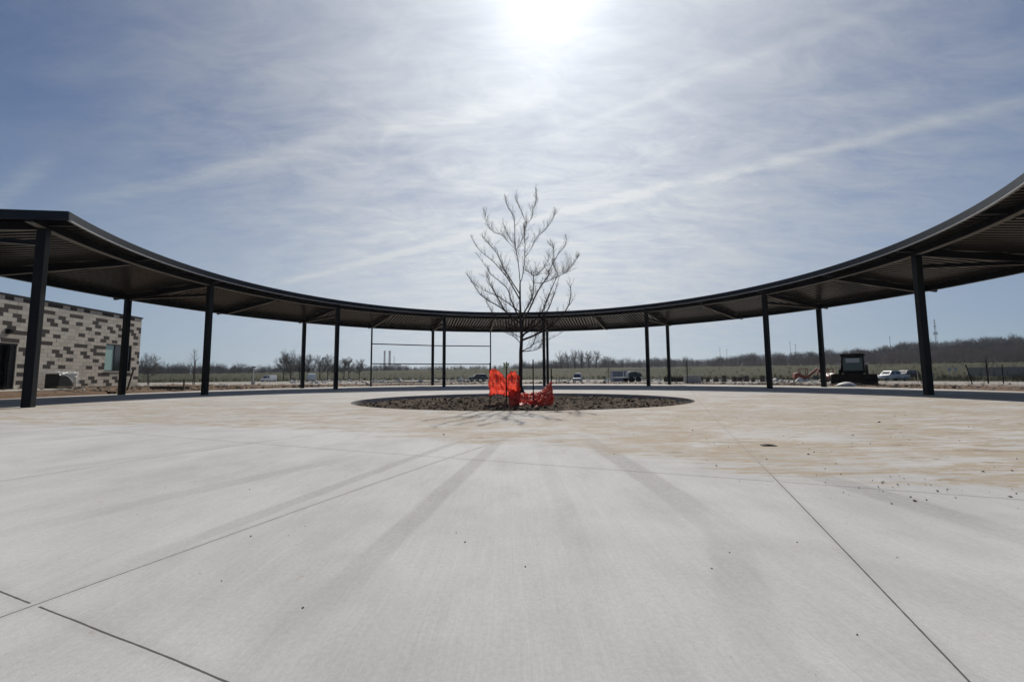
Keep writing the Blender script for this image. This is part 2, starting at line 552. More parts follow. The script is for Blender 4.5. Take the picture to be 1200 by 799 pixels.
    dark = t.m('MULTIPLY', t.m('MULTIPLY', t.m('MAXIMUM', t.ss(st2, 0.56, 0.66), t.m('MULTIPLY', t.ss(st3, 0.60, 0.68), 0.8)), zone), 0.70)
    col = t.mix(dark, col, c4((0.165, 0.128, 0.085)))
    # saw-cut joints on a 2.8 m grid
    ja = t.m('ABSOLUTE', t.m('SUBTRACT', t.m('PINGPONG', t.m('ADD', a, 2.145 + 28.23), 1.4115), 0.0))
    jl = t.m('ABSOLUTE', t.m('PINGPONG', t.m('ADD', t.m('ADD', l, wob), -0.785 + 28.6), 1.43))
    ragged = t.m('ADD', 0.0018, t.m('MULTIPLY', t.noise(tc, 25.0, 3), 0.0030))
    j1 = t.m('LESS_THAN', ja, ragged)
    j2 = t.m('MULTIPLY', t.m('LESS_THAN', jl, t.m('MULTIPLY', ragged, 0.95)), t.m('GREATER_THAN', ja, 0.03))
    j = t.m('MAXIMUM', j1, j2)
    halo = t.m('MAXIMUM', t.ss(ja, 0.05, 0.005), t.ss(jl, 0.05, 0.005))
    col = t.mix(t.m('MULTIPLY', halo, 0.13), col, c4((0.18, 0.165, 0.145)))
    fill = t.m('SUBTRACT', 1.0, t.m('MULTIPLY', zone, 0.78))
    col = t.mix(t.m('MULTIPLY', j, t.m('MULTIPLY', fill, 0.90)), col, c4((0.045, 0.042, 0.040)))
    h = t.m('ADD', t.m('MULTIPLY', broom, 0.6), t.m('MULTIPLY', n_fine, 0.7))
    h = t.m('SUBTRACT', t.m('ADD', h, t.m('MULTIPLY', n_grain, 0.4)), t.m('MULTIPLY', j, 3.0))
    bmp = t.n('ShaderNodeBump', {'Strength': 0.32, 'Distance': 0.004, 'Height': h}).outputs[0]
    bs = t.n('ShaderNodeBsdfPrincipled', {'Base Color': col, 'Roughness': 0.88, 'Normal': bmp, 'Specular IOR Level': 0.25})
    t.n('ShaderNodeOutputMaterial', {'Surface': bs.outputs[0]})
    return m_


M['concrete'] = concrete_material()
M['plainconc'] = mat('plain_concrete', (0.44, 0.42, 0.37), 0.9, var=0.10, scale=2.0, bump=0.2)


def ground_material():
    m_ = bpy.data.materials.new('site_ground')
    m_.use_nodes = True
    t = NT(m_.node_tree)
    tc = t.n('ShaderNodeTexCoord').outputs['Object']
    x, y, z = t.xyz(tc)
    dd = t.m('SQRT', t.m('ADD', t.m('MULTIPLY', x, x), t.m('MULTIPLY', y, y)))
    tt = t.m('DIVIDE', x, t.m('MAXIMUM', t.m('ABSOLUTE', y), 1.0))
    rr = t.m('SQRT', t.m('ADD', t.m('POWER', t.m('SUBTRACT', x, RCX), 2.0), t.m('POWER', t.m('SUBTRACT', y, RCY), 2.0)))
    n1 = t.noise(tc, 0.35, 5, 0.6)
    n2 = t.noise(tc, 2.2, 6, 0.7)
    n3 = t.noise(tc, 9.0, 4, 0.7)
    dirt = t.mix(n2, c4((0.065, 0.044, 0.029)), c4((0.185, 0.125, 0.085)))
    dirt = t.mix(t.ss(n3, 0.58, 0.75), dirt, c4((0.24, 0.185, 0.135)))
    dirt = t.mix(t.m('MULTIPLY', t.ss(n1, 0.55, 0.7), 0.6), dirt, c4((0.15, 0.125, 0.065)))
    lot = t.mix(t.noise(t.mapv(tc, scale=(0.25, 1.1, 1)), 0.6, 6, 0.7), c4((0.155, 0.135, 0.110)), c4((0.38, 0.36, 0.33)))
    lot = t.mix(t.ss(t.noise(t.mapv(tc, scale=(0.12, 0.6, 1), loc=(9, 0, 0)), 0.8, 4), 0.55, 0.68), lot, c4((0.17, 0.13, 0.095)))
    grass = t.mix(t.noise(t.mapv(tc, scale=(0.35, 1.0, 1)), 0.09, 6, 0.7), c4((0.017, 0.022, 0.006)), c4((0.038, 0.038, 0.013)))
    grass = t.mix(t.ss(n1, 0.45, 0.75), grass, c4((0.036, 0.035, 0.014)))
    grass = t.mix(t.m('MULTIPLY', t.ss(t.noise(t.mapv(tc, scale=(0.5, 2.0, 1)), 0.05, 5, 0.7), 0.48, 0.60), 0.7), grass, c4((0.062, 0.050, 0.026)))
    grass = t.mix(t.m('MULTIPLY', t.ss(n2, 0.4, 0.8), 0.4), grass, c4((0.024, 0.030, 0.010)))
    wood = c4((0.060, 0.050, 0.040))
    # left: dirt runs further out; right: the pale lot starts close by
    l0 = t.ss(tt, -0.6, 0.6, 50.0, 38.0)
    e = t.m('MULTIPLY', t.m('SUBTRACT', n1, 0.5), 16.0)
    col = t.mix(t.ss(t.m('ADD', t.m('SUBTRACT', dd, l0), e), -4.0, 4.0), dirt, lot)
    fc = t.n('ShaderNodeMapRange', {0: tt, 1: -0.9, 2: 0.9, 3: 126.0, 4: 76.0})
    g_ = t.m('ADD', t.m('SUBTRACT', dd, fc.outputs[0]), t.m('MULTIPLY', e, 0.25))
    col = t.mix(t.ss(g_, -2.0, 3.0), col, grass)
    col = t.mix(t.ss(dd, 250, 275), col, wood)
    bmp = t.n('ShaderNodeBump', {'Strength': 0.6, 'Distance': 0.06, 'Height': n3}).outputs[0]
    bs = t.n('ShaderNodeBsdfPrincipled', {'Base Color': col, 'Roughness': 0.95, 'Normal': bmp, 'Specular IOR Level': 0.1})
    t.n('ShaderNodeOutputMaterial', {'Surface': bs.outputs[0]})
    return m_


def soil_material():
    m_ = bpy.data.materials.new('bed_soil')
    m_.use_nodes = True
    t = NT(m_.node_tree)
    tc = t.n('ShaderNodeTexCoord').outputs['Object']
    n1 = t.noise(tc, 1.6, 5, 0.65)
    n2 = t.noise(tc, 9.0, 6, 0.7)
    col = t.mix(t.ss(n2, 0.3, 0.75), c4((0.024, 0.016, 0.010)), c4((0.092, 0.062, 0.038)))
    col = t.mix(t.m('MULTIPLY', t.ss(n1, 0.52, 0.68), 0.7), col, c4((0.150, 0.115, 0.080)))
    bmp = t.n('ShaderNodeBump', {'Strength': 0.8, 'Distance': 0.04, 'Height': n2}).outputs[0]
    bs = t.n('ShaderNodeBsdfPrincipled', {'Base Color': col, 'Roughness': 0.95, 'Normal': bmp, 'Specular IOR Level': 0.15})
    t.n('ShaderNodeOutputMaterial', {'Surface': bs.outputs[0]})
    return m_


def net_material():
    """orange safety netting: a fine woven plastic with small holes"""
    m_ = bpy.data.materials.new('orange_safety_netting')
    m_.use_nodes = True
    t = NT(m_.node_tree)
    uv = t.n('ShaderNodeTexCoord').outputs['UV']
    hole = t.ss(t.noise(uv, 1.0, 2, 0.5), 0.56, 0.62)
    tc = t.n('ShaderNodeTexCoord').outputs['Object']
    n1 = t.noise(tc, 7.0, 4, 0.6)
    col = t.mix(n1, c4((0.66, 0.045, 0.022)), c4((0.80, 0.10, 0.055)))
    df = t.n('ShaderNodeBsdfPrincipled', {'Base Color': col, 'Roughness': 0.48, 'Specular IOR Level': 0.45})
    tl = t.n('ShaderNodeBsdfTranslucent', {'Color': col})
    mx = t.n('ShaderNodeMixShader', {0: 0.60, 1: df.outputs[0], 2: tl.outputs[0]})
    tp = t.n('ShaderNodeBsdfTransparent')
    m2 = t.n('ShaderNodeMixShader', {0: t.m('MULTIPLY', hole, 0.35), 1: mx.outputs[0], 2: tp.outputs[0]})
    t.n('ShaderNodeOutputMaterial', {'Surface': m2.outputs[0]})
    return m_


def sheet_plastic():
    m_ = bpy.data.materials.new('clear_plastic_sheet')
    m_.use_nodes = True
    t = NT(m_.node_tree)
    df = t.n('ShaderNodeBsdfPrincipled', {'Base Color': c4((0.7, 0.72, 0.75)), 'Roughness': 0.2})
    tp = t.n('ShaderNodeBsdfTransparent')
    m2 = t.n('ShaderNodeMixShader', {0: 0.74, 1: df.outputs[0], 2: tp.outputs[0]})
    t.n('ShaderNodeOutputMaterial', {'Surface': m2.outputs[0]})
    return m_


def mesh_screen():
    m_ = bpy.data.materials.new('grey_screen_mesh')
    m_.use_nodes = True
    t = NT(m_.node_tree)
    df = t.n('ShaderNodeBsdfPrincipled', {'Base Color': c4((0.20, 0.20, 0.20)), 'Roughness': 0.7})
    tp = t.n('ShaderNodeBsdfTransparent')
    m2 = t.n('ShaderNodeMixShader', {0: 0.35, 1: df.outputs[0], 2: tp.outputs[0]})
    t.n('ShaderNodeOutputMaterial', {'Surface': m2.outputs[0]})
    return m_


M['ground'] = ground_material()
M['soil'] = soil_material()
M['net'] = net_material()
M['sheet'] = sheet_plastic()
M['screen'] = mesh_screen()

# ------------------------------------------------------------------ ground, one sheet to the horizon
radii = [0.0, 10.0, 19.5, 20.3]
r_ = 20.62
while r_ < 34:
    radii.append(r_)
    r_ += 0.22 + 0.012 * (r_ - 20)
while r_ < 6000:
    radii.append(r_)
    r_ *= 1.045
NA = 900
verts, faces = [], []
for i, r_ in enumerate(radii):
    for k in range(NA):
        a = 2 * math.pi * k / NA
        x, y = RCX + r_ * math.sin(a), RCY + r_ * math.cos(a)
        verts.append((x, y, gz(x, y) - 0.0004 * max(0, r_ - 700) * 0.02))
for i in range(len(radii) - 1):
    for k in range(NA):
        k2 = (k + 1) % NA
        faces.append((i * NA + k, i * NA + k2, (i + 1) * NA + k2, (i + 1) * NA + k))
gm = MB()
gm.v, gm.f, gm.mi = verts, faces, [0] * len(faces)
tag(gm.build('ground', M['ground'], smooth=True), kind='structure')

# the paving: one slab from the edge of the bed out past the columns, with a rim down into the bed
NSEG, NR = 360, 46
pm = MB()


def slab_out(dx_, dy_):
    best = 0.0
    # circle
    ox, oy = PCX - RCX, PCY - RCY
    b_ = ox * dx_ + oy * dy_
    c_ = ox * ox + oy * oy - R_SLAB ** 2
    best = -b_ + math.sqrt(b_ * b_ - c_)
    if dy_ < 0.05:
        tx = (20.75 - math.copysign(PCX, dx_)) / max(abs(dx_), 1e-6)
        ty = (PCY + 25.0) / max(-dy_, 1e-6) if dy_ < 0 else 1e9
        best = max(best, min(tx, ty))
    return best


rows = []
for j in range(NR + 3):
    row = []
    for k in range(NSEG):
        a = 2 * math.pi * k / NSEG
        dx_, dy_ = math.sin(a), math.cos(a)
        re = 1.0 / math.sqrt((dx_ / PA) ** 2 + (dy_ / PB) ** 2)
        ro = slab_out(dx_, dy_)
        if j == 0:
            rr_, z = re, -0.45
        elif j == NR + 2:
            rr_, z = ro, -0.30
        else:
            u_ = (j - 1) / NR
            rr_ = re + (ro - re) * u_
            z = dish(PCX + dx_ * rr_, PCY + dy_ * rr_)
        row.append((PCX + dx_ * rr_, PCY + dy_ * rr_, z))
    rows.append(row)
for row in rows:
    pm.v += row
for j in range(NR + 2):
    for k in range(NSEG):
        k2 = (k + 1) % NSEG
        pm.f.append((j * NSEG + k, j * NSEG + k2, (j + 1) * NSEG + k2, (j + 1) * NSEG + k))
        pm.mi.append(0)
tag(pm.build('plaza', M['concrete']), kind='structure')


# planting bed soil
def soil_h(x, y):
    ex, ey = (x - PCX) / PA, (y - PCY) / PB
    e = math.hypot(ex, ey)
    n1 = noise.noise(Vector((x * 0.9, y * 0.9, 1)))
    n2 = noise.noise(Vector((x * 3.0, y * 3.0, 2)))
    n3 = noise.noise(Vector((x * 7.5, y * 7.5, 3)))
    n4 = noise.noise(Vector((x * 16.0, y * 16.0, 5)))
    z = -0.215 + 0.05 * n1 + 0.062 * n2 + 0.045 * abs(n3) + 0.02 * n4
    z += 0.10 * (1 - sm(e, 0.0, 0.75))
    td = math.hypot(x - 0.3, y - 14.75)
    z += 0.12 * (1 - sm(td, 0.1, 1.3))
    z -= 0.03 * sm(e, 0.9, 1.0)
    return z


sm_ = MB()
NSx, NSr = 300, 110
for i in range(NSr + 1):
    e = (i / NSr) ** 0.8 * 1.004
    for k in range(NSx):
        a = 2 * math.pi * k / NSx
        x, y = PCX + math.sin(a) * PA * e, PCY + math.cos(a) * PB * e
        sm_.v.append((x, y, soil_h(x, y)))
for i in range(NSr):
    for k in range(NSx):
        k2 = (k + 1) % NSx
        sm_.f.append((i * NSx + k, i * NSx + k2, (i + 1) * NSx + k2, (i + 1) * NSx + k))
        sm_.mi.append(0)
tag(sm_.build('planting_bed', M['soil']), kind='structure')

# ------------------------------------------------------------------ ring canopy
ring = thing('ring_canopy', 'dark steel ring shaped canopy on columns curving around the paved circle', 'canopy', (0, 0, 0))


def pol(r, a, z):
    return Vector((RCX + r * math.sin(a), RCY + r * math.cos(a), z))


KMAX = 8
A_START, A_END = A0 - R(2.25), A0 + AST * KMAX + R(2.25)


def half_up(u_):
    return u_


def column(r, a, ztop):
    mb = MB()
    Mx = Matrix.Translation(pol(r, a, 0)) @ Matrix.Rotation(-a, 4, 'Z')
    mb.box(-0.105, 0.105, -0.105, 0.105, -0.02, ztop, M=Mx)
    mb.build('column', M['steel'], ring, bevel=0.012)


for k in range(KMAX + 1):
    a = A0 + AST * k
    column(R_IN, a, 5.103)
    column(R_OUT, a, 4.583)
    # level tie between the pair of columns
    tb = MB()
    tb.bar(pol(R_IN + 0.105, a, 4.665), pol(R_OUT - 0.105, a, 4.665), 0.09, 0.125)
    tb.bar(pol(R_IN + 0.105, a, 4.596), pol(R_OUT - 0.105, a, 4.596), 0.088, 0.010, 1)  # thin strip added under the tie, bounce light painted pale
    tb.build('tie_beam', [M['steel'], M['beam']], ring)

b1 = MB()
b1.arc(R_IN - 0.085, R_IN + 0.085, A_START, A_END, 5.10, lambda r: 5.30, n=150)
b1.arc(R_IN - 0.10, R_IN + 0.10, A_START, A_END, 5.088, 5.0995, n=150, mi=1)  # bottom strip carries the same painted bounce light
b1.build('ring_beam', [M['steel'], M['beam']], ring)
b2 = MB()
b2.arc(R_OUT - 0.085, R_OUT + 0.085, A_START, A_END, 4.58, lambda r: zd(r) - 0.012, n=150)
b2.build('ring_beam', M['steel'], ring)

# rafters at each column and mid bay, with stubs past both rings
for k2 in range(2 * KMAX + 1):
    a = A0 + AST * k2 / 2
    rb = MB()
    rt = lambda r: zd(r) - 0.004
    ra, rb_ = R_IN + 0.087, R_OUT - 0.087
    dr = 0.13
    rb.bar(pol(ra, a, rt(ra) - dr), pol(rb_, a, rt(rb_) - dr), 0.10, 2 * dr - 0.01)
    rb.bar(pol(ra, a, rt(ra) - 2 * dr - 0.002), pol(rb_, a, rt(rb_) - 2 * dr - 0.002), 0.098, 0.010, 1)  # added strip, its pale colour imitates a lit underside
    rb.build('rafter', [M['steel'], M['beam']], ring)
    for r0, r1 in ((R_F + 0.02, R_IN - 0.087), (R_OUT + 0.087, 20.12)):
        sb = MB()
        sb.bar(pol(r0, a, rt(r0) - 0.066), pol(r1, a, rt(r1) - 0.066), 0.10, 0.125)
        if r0 < R_IN:
            sb.bar(pol(r0 - 0.012, a, rt(r0) - 0.066), pol(r0 - 0.001, a, rt(r0) - 0.066), 0.115, 0.14, 1)
        sb.build('rafter_end', [M['steel'], M['galv']], ring)

# ribbed steel roof deck: a panel for each half bay, ribs parallel to its centre line
half = AST / 4


def deck_panel(am):
    ur = Vector((math.sin(am), math.cos(am), 0))
    ut = Vector((math.cos(am), -math.sin(am), 0))
    c_ = Vector((RCX, RCY, 0))
    ri, ro = R_F + 0.03, R_EDGE - 0.03
    th = math.tan(half)
    vmax = ro * math.sin(half)
    pitch = 0.232
    prof = []
    n_ = int(vmax / pitch) + 2
    for i in range(-n_, n_ + 1):
        b_ = i * pitch
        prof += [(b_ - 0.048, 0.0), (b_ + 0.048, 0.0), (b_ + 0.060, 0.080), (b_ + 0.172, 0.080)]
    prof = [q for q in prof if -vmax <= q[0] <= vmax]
    mb = MB()
    prev, ph_ = None, 1.0
    for v_, h_ in prof:
        u0 = max(math.sqrt(max(ri * ri - v_ * v_, 0)), abs(v_) / th)
        u1 = math.sqrt(ro * ro - v_ * v_)
        if u1 <= u0 + 0.01:
            prev = None
            continue
        idx = len(mb.v)
        for q in range(2):
            u_ = (u0, u1)[q]
            mb.v.append(tuple(c_ + ur * u_ + ut * v_ + Vector((0, 0, zd(u_) + 0.004 + h_))))
        if prev is not None:
            mb.f.append((prev, prev + 1, idx + 1, idx))
            mb.mi.append(0 if h_ == 0.0 and ph_ == 0.0 else 1)  # webs and upper flats get the painted shade colour
        prev, ph_ = idx, h_
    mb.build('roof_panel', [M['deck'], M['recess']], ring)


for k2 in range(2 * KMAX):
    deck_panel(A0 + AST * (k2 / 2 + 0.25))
# membrane on top of the deck and the trim round its edges
tm = MB()
tm.arc(R_F + 0.001, R_EDGE, A_START, A_END, lambda r: zd(r) + 0.088, lambda r: zd(r) + 0.098, n=180)
tm.build('roof_membrane', M['fascia'], ring)
fm = MB()
fm.arc(R_F - 0.035, R_F - 0.001, A_START, A_END, 5.255, 5.50, n=180)
fas = fm.build('fascia', M['fascia'], ring)
lm = MB()
lm.arc(R_F - 0.075, R_F - 0.002, A_START, A_END, 5.228, 5.2535, n=180)
lm.build('drip_edge', M['galv'], fas)
om = MB()
om.arc(R_EDGE + 0.001, R_EDGE + 0.02, A_START, A_END, zd(R_EDGE) - 0.03, zd(R_EDGE) + 0.11, n=180)
om.build('fascia', M['fascia'], ring)
for ae, s_ in ((A_START, -1), (A_END, 1)):
    em = MB()
    em.bar(pol(R_F - 0.035, ae + s_ * 0.002, zd(R_F) - 0.02), pol(R_EDGE, ae + s_ * 0.002, zd(R_EDGE) - 0.02), 0.03, 0.25)
    em.build('end_fascia', M['fascia'], ring)

# open rail screen in the bay behind the tree
ka, kb = 2.5, 3.5
for k in (ka, kb):
    a = A0 + AST * k
    pmb = MB()
    Mx = Matrix.Translation(pol(R_OUT, a, 0)) @ Matrix.Rotation(-a, 4, 'Z')
    pmb.box(-0.05, 0.05, -0.05, 0.05, -0.02, 4.578, M=Mx)
    pmb.build('screen_post', M['steel'], ring)
pc = pol(R_OUT, A0 + AST * 3, 0)
for zr in (0.30, 1.78, 3.34):
    rm = MB()
    for k in (ka, kb):
        e_ = pol(R_OUT, A0 + AST * k, 0)
        dv = (pc - e_).normalized()
        rm.bar(e_ + dv * 0.05 + Vector((0, 0, zr)), pc - dv * 0.107 + Vector((0, 0, zr)), 0.06, 0.075)
    rm.build('screen_rail', M['steel'], ring)

# ------------------------------------------------------------------ the young tree in the bed
TY = 14.75
TX = 0.0


def tp(px, py):
    d_ = ray(px, py)
    k = TY / d_.y
    return Vector((d_.x * k, 0.0, EYE + d_.z * k))


def c1(x, y):
    return (545 + x / 7.607, 225 + y / 7.607)


def c2_(x, y):
    return (545 + x / 7.607, 320 + y / 7.607)


a_, b_ = c1, c2_
TRUNK = [(609.6, 470), (609.8, 447), b_(497, 800), b_(497, 700), b_(503, 600), b_(503, 530), b_(495, 400), b_(490, 240), b_(490, 100), a_(492, 790)]
LIMBS = [
    [a_(492, 800), a_(475, 640), a_(455, 520), a_(440, 400), a_(438, 240), a_(385, 140), a_(360, 60)],
    [a_(495, 800), a_(510, 760), a_(530, 620), a_(535, 480), a_(530, 330), a_(545, 280), a_(490, 150), a_(450, 60)],
    [a_(535, 600), a_(600, 490), a_(640, 400), a_(720, 330), a_(780, 240), a_(800, 190)],
    [a_(545, 290), a_(590, 240), a_(610, 150), a_(635, 80), a_(630, 0)],
    [a_(455, 520), a_(380, 440), a_(330, 385), a_(240, 345), a_(190, 260), a_(180, 190)],
    [a_(460, 520), a_(520, 400), a_(530, 320)],
    [a_(440, 480), a_(390, 400), a_(350, 310)],
    [b_(488, 180), b_(380, 20), a_(350, 690), a_(290, 560), a_(220, 470), a_(170, 410)],
    [b_(488, 245), b_(400, 80), a_(340, 720), a_(240, 610), a_(130, 520), a_(60, 410)],
    [b_(490, 400), b_(460, 350), b_(410, 240), b_(370, 130), b_(230, 10), a_(210, 700), a_(110, 560)],
    [b_(497, 450), b_(370, 350), b_(290, 220), b_(230, 110), b_(200, 30)],
    [b_(492, 350), b_(440, 310), b_(300, 210), b_(160, 150), b_(60, 80)],
    [b_(500, 520), b_(360, 340), b_(200, 240), b_(130, 180), b_(60, 70), a_(20, 740)],
    [b_(490, 500), b_(300, 420), b_(240, 345), b_(190, 260)],
    [b_(497, 410), b_(540, 330), b_(600, 210), b_(610, 60), a_(600, 740), a_(540, 700)],
    [b_(500, 460), b_(570, 330), b_(650, 160), b_(750, 10), a_(740, 720), a_(820, 570), a_(890, 480), a_(900, 400)],
    [a_(820, 570), a_(790, 520), a_(765, 480)],
    [b_(600, 70), b_(640, 20), a_(640, 740), a_(720, 650), a_(750, 550)],
    [b_(502, 520), b_(620, 420), b_(690, 340), b_(740, 210), b_(820, 20), a_(800, 690), a_(790, 620)],
    [b_(503, 560), b_(620, 480), b_(730, 340), b_(790, 200), b_(830, 60)],
    [b_(610, 140), b_(720, 80), b_(850, 20), a_(910, 710), a_(980, 620), a_(1000, 590)],
    [a_(860, 800), a_(890, 700), a_(920, 600)],
    [b_(503, 600), b_(650, 540), b_(780, 460), b_(900, 330), b_(940, 220), b_(940, 120)],
    [b_(505, 705), b_(600, 640), b_(640, 540), b_(720, 380)],
    [b_(600, 640), b_(700, 580), b_(760, 460)],
    [b_(510, 710), b_(640, 680), b_(700, 620), b_(850, 540)],
    [b_(495, 625), b_(440, 570), b_(380, 540), b_(330, 490)],
    [b_(500, 570), b_(430, 540), b_(400, 500)],
    [b_(503, 595), b_(540, 530), b_(600, 480), b_(660, 440)],
]
rng = random.Random(11)
tree = thing('young_tree', 'bare young tree with upswept branches in the round soil bed', 'tree', (0, TY, 0))
trunk_pts = [tp(*q) for q in TRUNK]
trunk_pts[0].z = -0.25
tmb = MB()
nT = len(trunk_pts)
tr_r = [0.098, 0.075, 0.070, 0.066, 0.060, 0.055, 0.047, 0.036, 0.027, 0.021]
tmb.tube(trunk_pts, tr_r, 10)
trunk_o = tmb.build('trunk', M['bark'], tree, smooth=True)


def catmull(P, n=4):
    out = []
    for i in range(len(P) - 1):
        p0 = P[max(i - 1, 0)]
        p1, p2 = P[i], P[i + 1]
        p3 = P[min(i + 2, len(P) - 1)]
        for k in range(n):
            t = k / n
            out.append(0.5 * ((2 * p1) + (p2 - p0) * t + (2 * p0 - 5 * p1 + 4 * p2 - p3) * t * t + (3 * p1 - p0 - 3 * p2 + p3) * t ** 3))
    out.append(P[-1].copy())
    return out


limb_mb = MB()
known = [(q.copy(), r_) for q, r_ in zip(catmull(trunk_pts, 3), np.interp(np.linspace(0, nT - 1, (nT - 1) * 3 + 1), range(nT), tr_r))]


def twig(mb, p0, dirv, ln, r0, lev):
    n_ = 4
    pts = [p0.copy()]
    dv = dirv.copy()
    for i in range(n_):
        dv = (dv + Vector((rng.gauss(0, .16), rng.gauss(0, .16), rng.gauss(0.10, .13)))).normalized()
        pts.append(pts[-1] + dv * ln / n_)
    mb.tube(pts, [r0 * (1 - 0.75 * i / n_) for i in range(n_ + 1)], 4 if lev else 3, cap=False)
    if lev > 0:
        for i in range(1, n_ + 1):
            for s_ in range(1 if rng.random() < 0.5 else 2):
                ax = Vector((rng.gauss(0, 1), rng.gauss(0, 1), rng.gauss(0.35, .6))).normalized()
                d2 = (dv * 0.9 + ax * 0.85).normalized()
                twig(mb, pts[i], d2, ln * rng.uniform(0.35, 0.6), max(r0 * 0.7, 0.0036), lev - 1)


for li, L in enumerate(LIMBS):
    P = [tp(*q) for q in L]
    best = min(known, key=lambda kq: (Vector((kq[0].x, 0, kq[0].z)) - P[0]).length)
    y0 = best[0].y
    co = rng.uniform(-0.70, 0.70) if li > 1 else rng.uniform(-0.12, 0.12)
    acc = 0.0
    for i, q in enumerate(P):
        if i:
            acc += math.hypot(q.x - P[i - 1].x, q.z - P[i - 1].z)
        q.y = y0 + co * acc * (0.75 + 0.25 * min(1, acc))
        kk_ = (TY + q.y) / TY
        q.x, q.z = q.x * kk_, EYE + (q.z - EYE) * kk_
    P[0] = best[0].copy()
    S = catmull(P, 4)
    tot_l = acc
    r0 = min(best[1] * 0.72, 0.008 + 0.0098 * tot_l)
    rad = [r0 + (0.0050 - r0) * (i / (len(S) - 1)) ** 0.8 for i in range(len(S))]
    limb_mb.tube(S, rad, 6, cap=False)
    for q, rr_ in zip(S, rad):
        known.append((q.copy(), rr_))
    # twigs
    step = 1 if tot_l > 0.9 else max(1, int(len(S) / max(3, tot_l / 0.10)))
    for i in range(int(len(S) * 0.18), len(S), step):
        t_ = (S[min(i + 1, len(S) - 1)] - S[max(i - 1, 0)]).normalized()
        ax = Vector((rng.gauss(0, 1), rng.gauss(0, 1), rng.gauss(0.2, .5)))
        ax = (ax - t_ * ax.dot(t_)).normalized()
        twig(limb_mb, S[i], (t_ * 0.85 + ax * 0.50 + Vector((0, 0, 0.30))).normalized(), rng.uniform(0.24, 0.66) * (1.0 - 0.62 * i / len(S)), max(0.0048, rad[i] * 0.40), 1)
        if rng.random() < 0.9:
            twig(limb_mb, S[i], (t_ * 0.85 - ax * 0.50 + Vector((0, 0, 0.30))).normalized(), rng.uniform(0.20, 0.56) * (1.0 - 0.6 * i / len(S)), 0.0046, 1)
limb_mb.build('crown', M['twig'], tree, smooth=True)
# dark wrapped foot of the trunk
wm = MB()
bx = trunk_pts[1].x
prof = [(0.30, -0.16), (0.27, -0.04), (0.22, 0.06), (0.17, 0.16), (0.13, 0.27), (0.10, 0.36)]
o_ = len(wm.v)
for r_, h_ in prof:
    for k in range(14):
        an = 2 * math.pi * k / 14
        rr_ = r_ * (1 + 0.16 * noise.noise(Vector((math.cos(an) * 1.5, math.sin(an) * 1.5, h_ * 5))))
        wm.v.append((bx + rr_ * math.cos(an), rr_ * math.sin(an), h_))
for i in range(len(prof) - 1):
    for k in range(14):
        wm.f.append((i * 14 + k, i * 14 + (k + 1) % 14, (i + 1) * 14 + (k + 1) % 14, (i + 1) * 14 + k))
        wm.mi.append(0)
wm.build('root_wrap', M['burlap'], tree, smooth=True)

# ------------------------------------------------------------------ stakes and orange netting round the tree


def xw(px, depth):
    return tan_at(px) * depth


def zpx(px, py, depth):
    d_ = ray(px, py)
    return EYE + d_.z / d_.y * depth


STAKES = [(574.2, 14.0, 425, 'thin steel stake at the left edge of the orange netting', 0.0),
          (593.2, 13.6, 424, 'thin steel stake with a pale tag between two swags of standing orange netting', 0.01),
          (624.8, 13.4, 421, 'tall thin steel stake in front of the collapsed orange netting', 0.0),
          (645.6, 14.2, 432, 'thin steel stake at the right peak of the collapsed orange netting', 0.012)]
stake_pos = []
for px, dep, pyt, lab, lean in STAKES:
    x = xw(px, dep)
    zb = soil_h(x, dep)
    zt = zpx(px, pyt, dep)
    t_ = thing('stake', lab, 'stake', (x, dep, zb))
    mb = MB()
    H = zt - zb
    mb.box(-0.019, 0.019, -0.004, 0.004, -0.15, H)
    mb.box(-0.004, 0.004, -0.0235, -0.0045, -0.15, H)
    for q in range(12):
        z_ = 0.25 + q * (H - 0.3) / 12
        mb.box(-0.008, 0.008, -0.031, -0.024, z_, z_ + 0.02)
    mb.build('shaft', M['steel'], t_)
    t_.rotation_euler = (0, lean, 0)
    stake_pos.append((x, dep, zb, zt))
    if 'pale tag' in lab:
        tg = MB()
        tg.add([(-0.11, -0.035, H - 0.02), (-0.03, -0.035, H - 0.05), (-0.02, -0.04, H - 0.24), (-0.07, -0.05, H - 0.27)], [(0, 1, 2, 3)])
        tg.add([(0.02, -0.036, H - 0.06), (0.10, -0.04, H - 0.02), (0.04, -0.045, H - 0.25)], [(0, 1, 2)])
        tg.build('tag', mat('pale_tape', (0.62, 0.66, 0.30), 0.6), t_)


def cloth(name, label, fn, nu, nv, uvs):
    mb = MB()
    for j in range(nv + 1):
        for i in range(nu + 1):
            mb.v.append(tuple(fn(i / nu, j / nv)))
    for j in range(nv):
        for i in range(nu):
            q = j * (nu + 1) + i
            mb.f.append((q, q + 1, q + nu + 2, q + nu + 1))
            mb.mi.append(0)
    ob = mb.build(name, M['net'], smooth=True)
    me = ob.data
    ul = me.uv_layers.new(name='UVMap')
    for lp in me.loops:
        vi = lp.vertex_index
        ul.data[lp.index].uv = ((vi % (nu + 1)) / nu * uvs[0], (vi // (nu + 1)) / nv * uvs[1])
    return tag(ob, label, 'safety net')


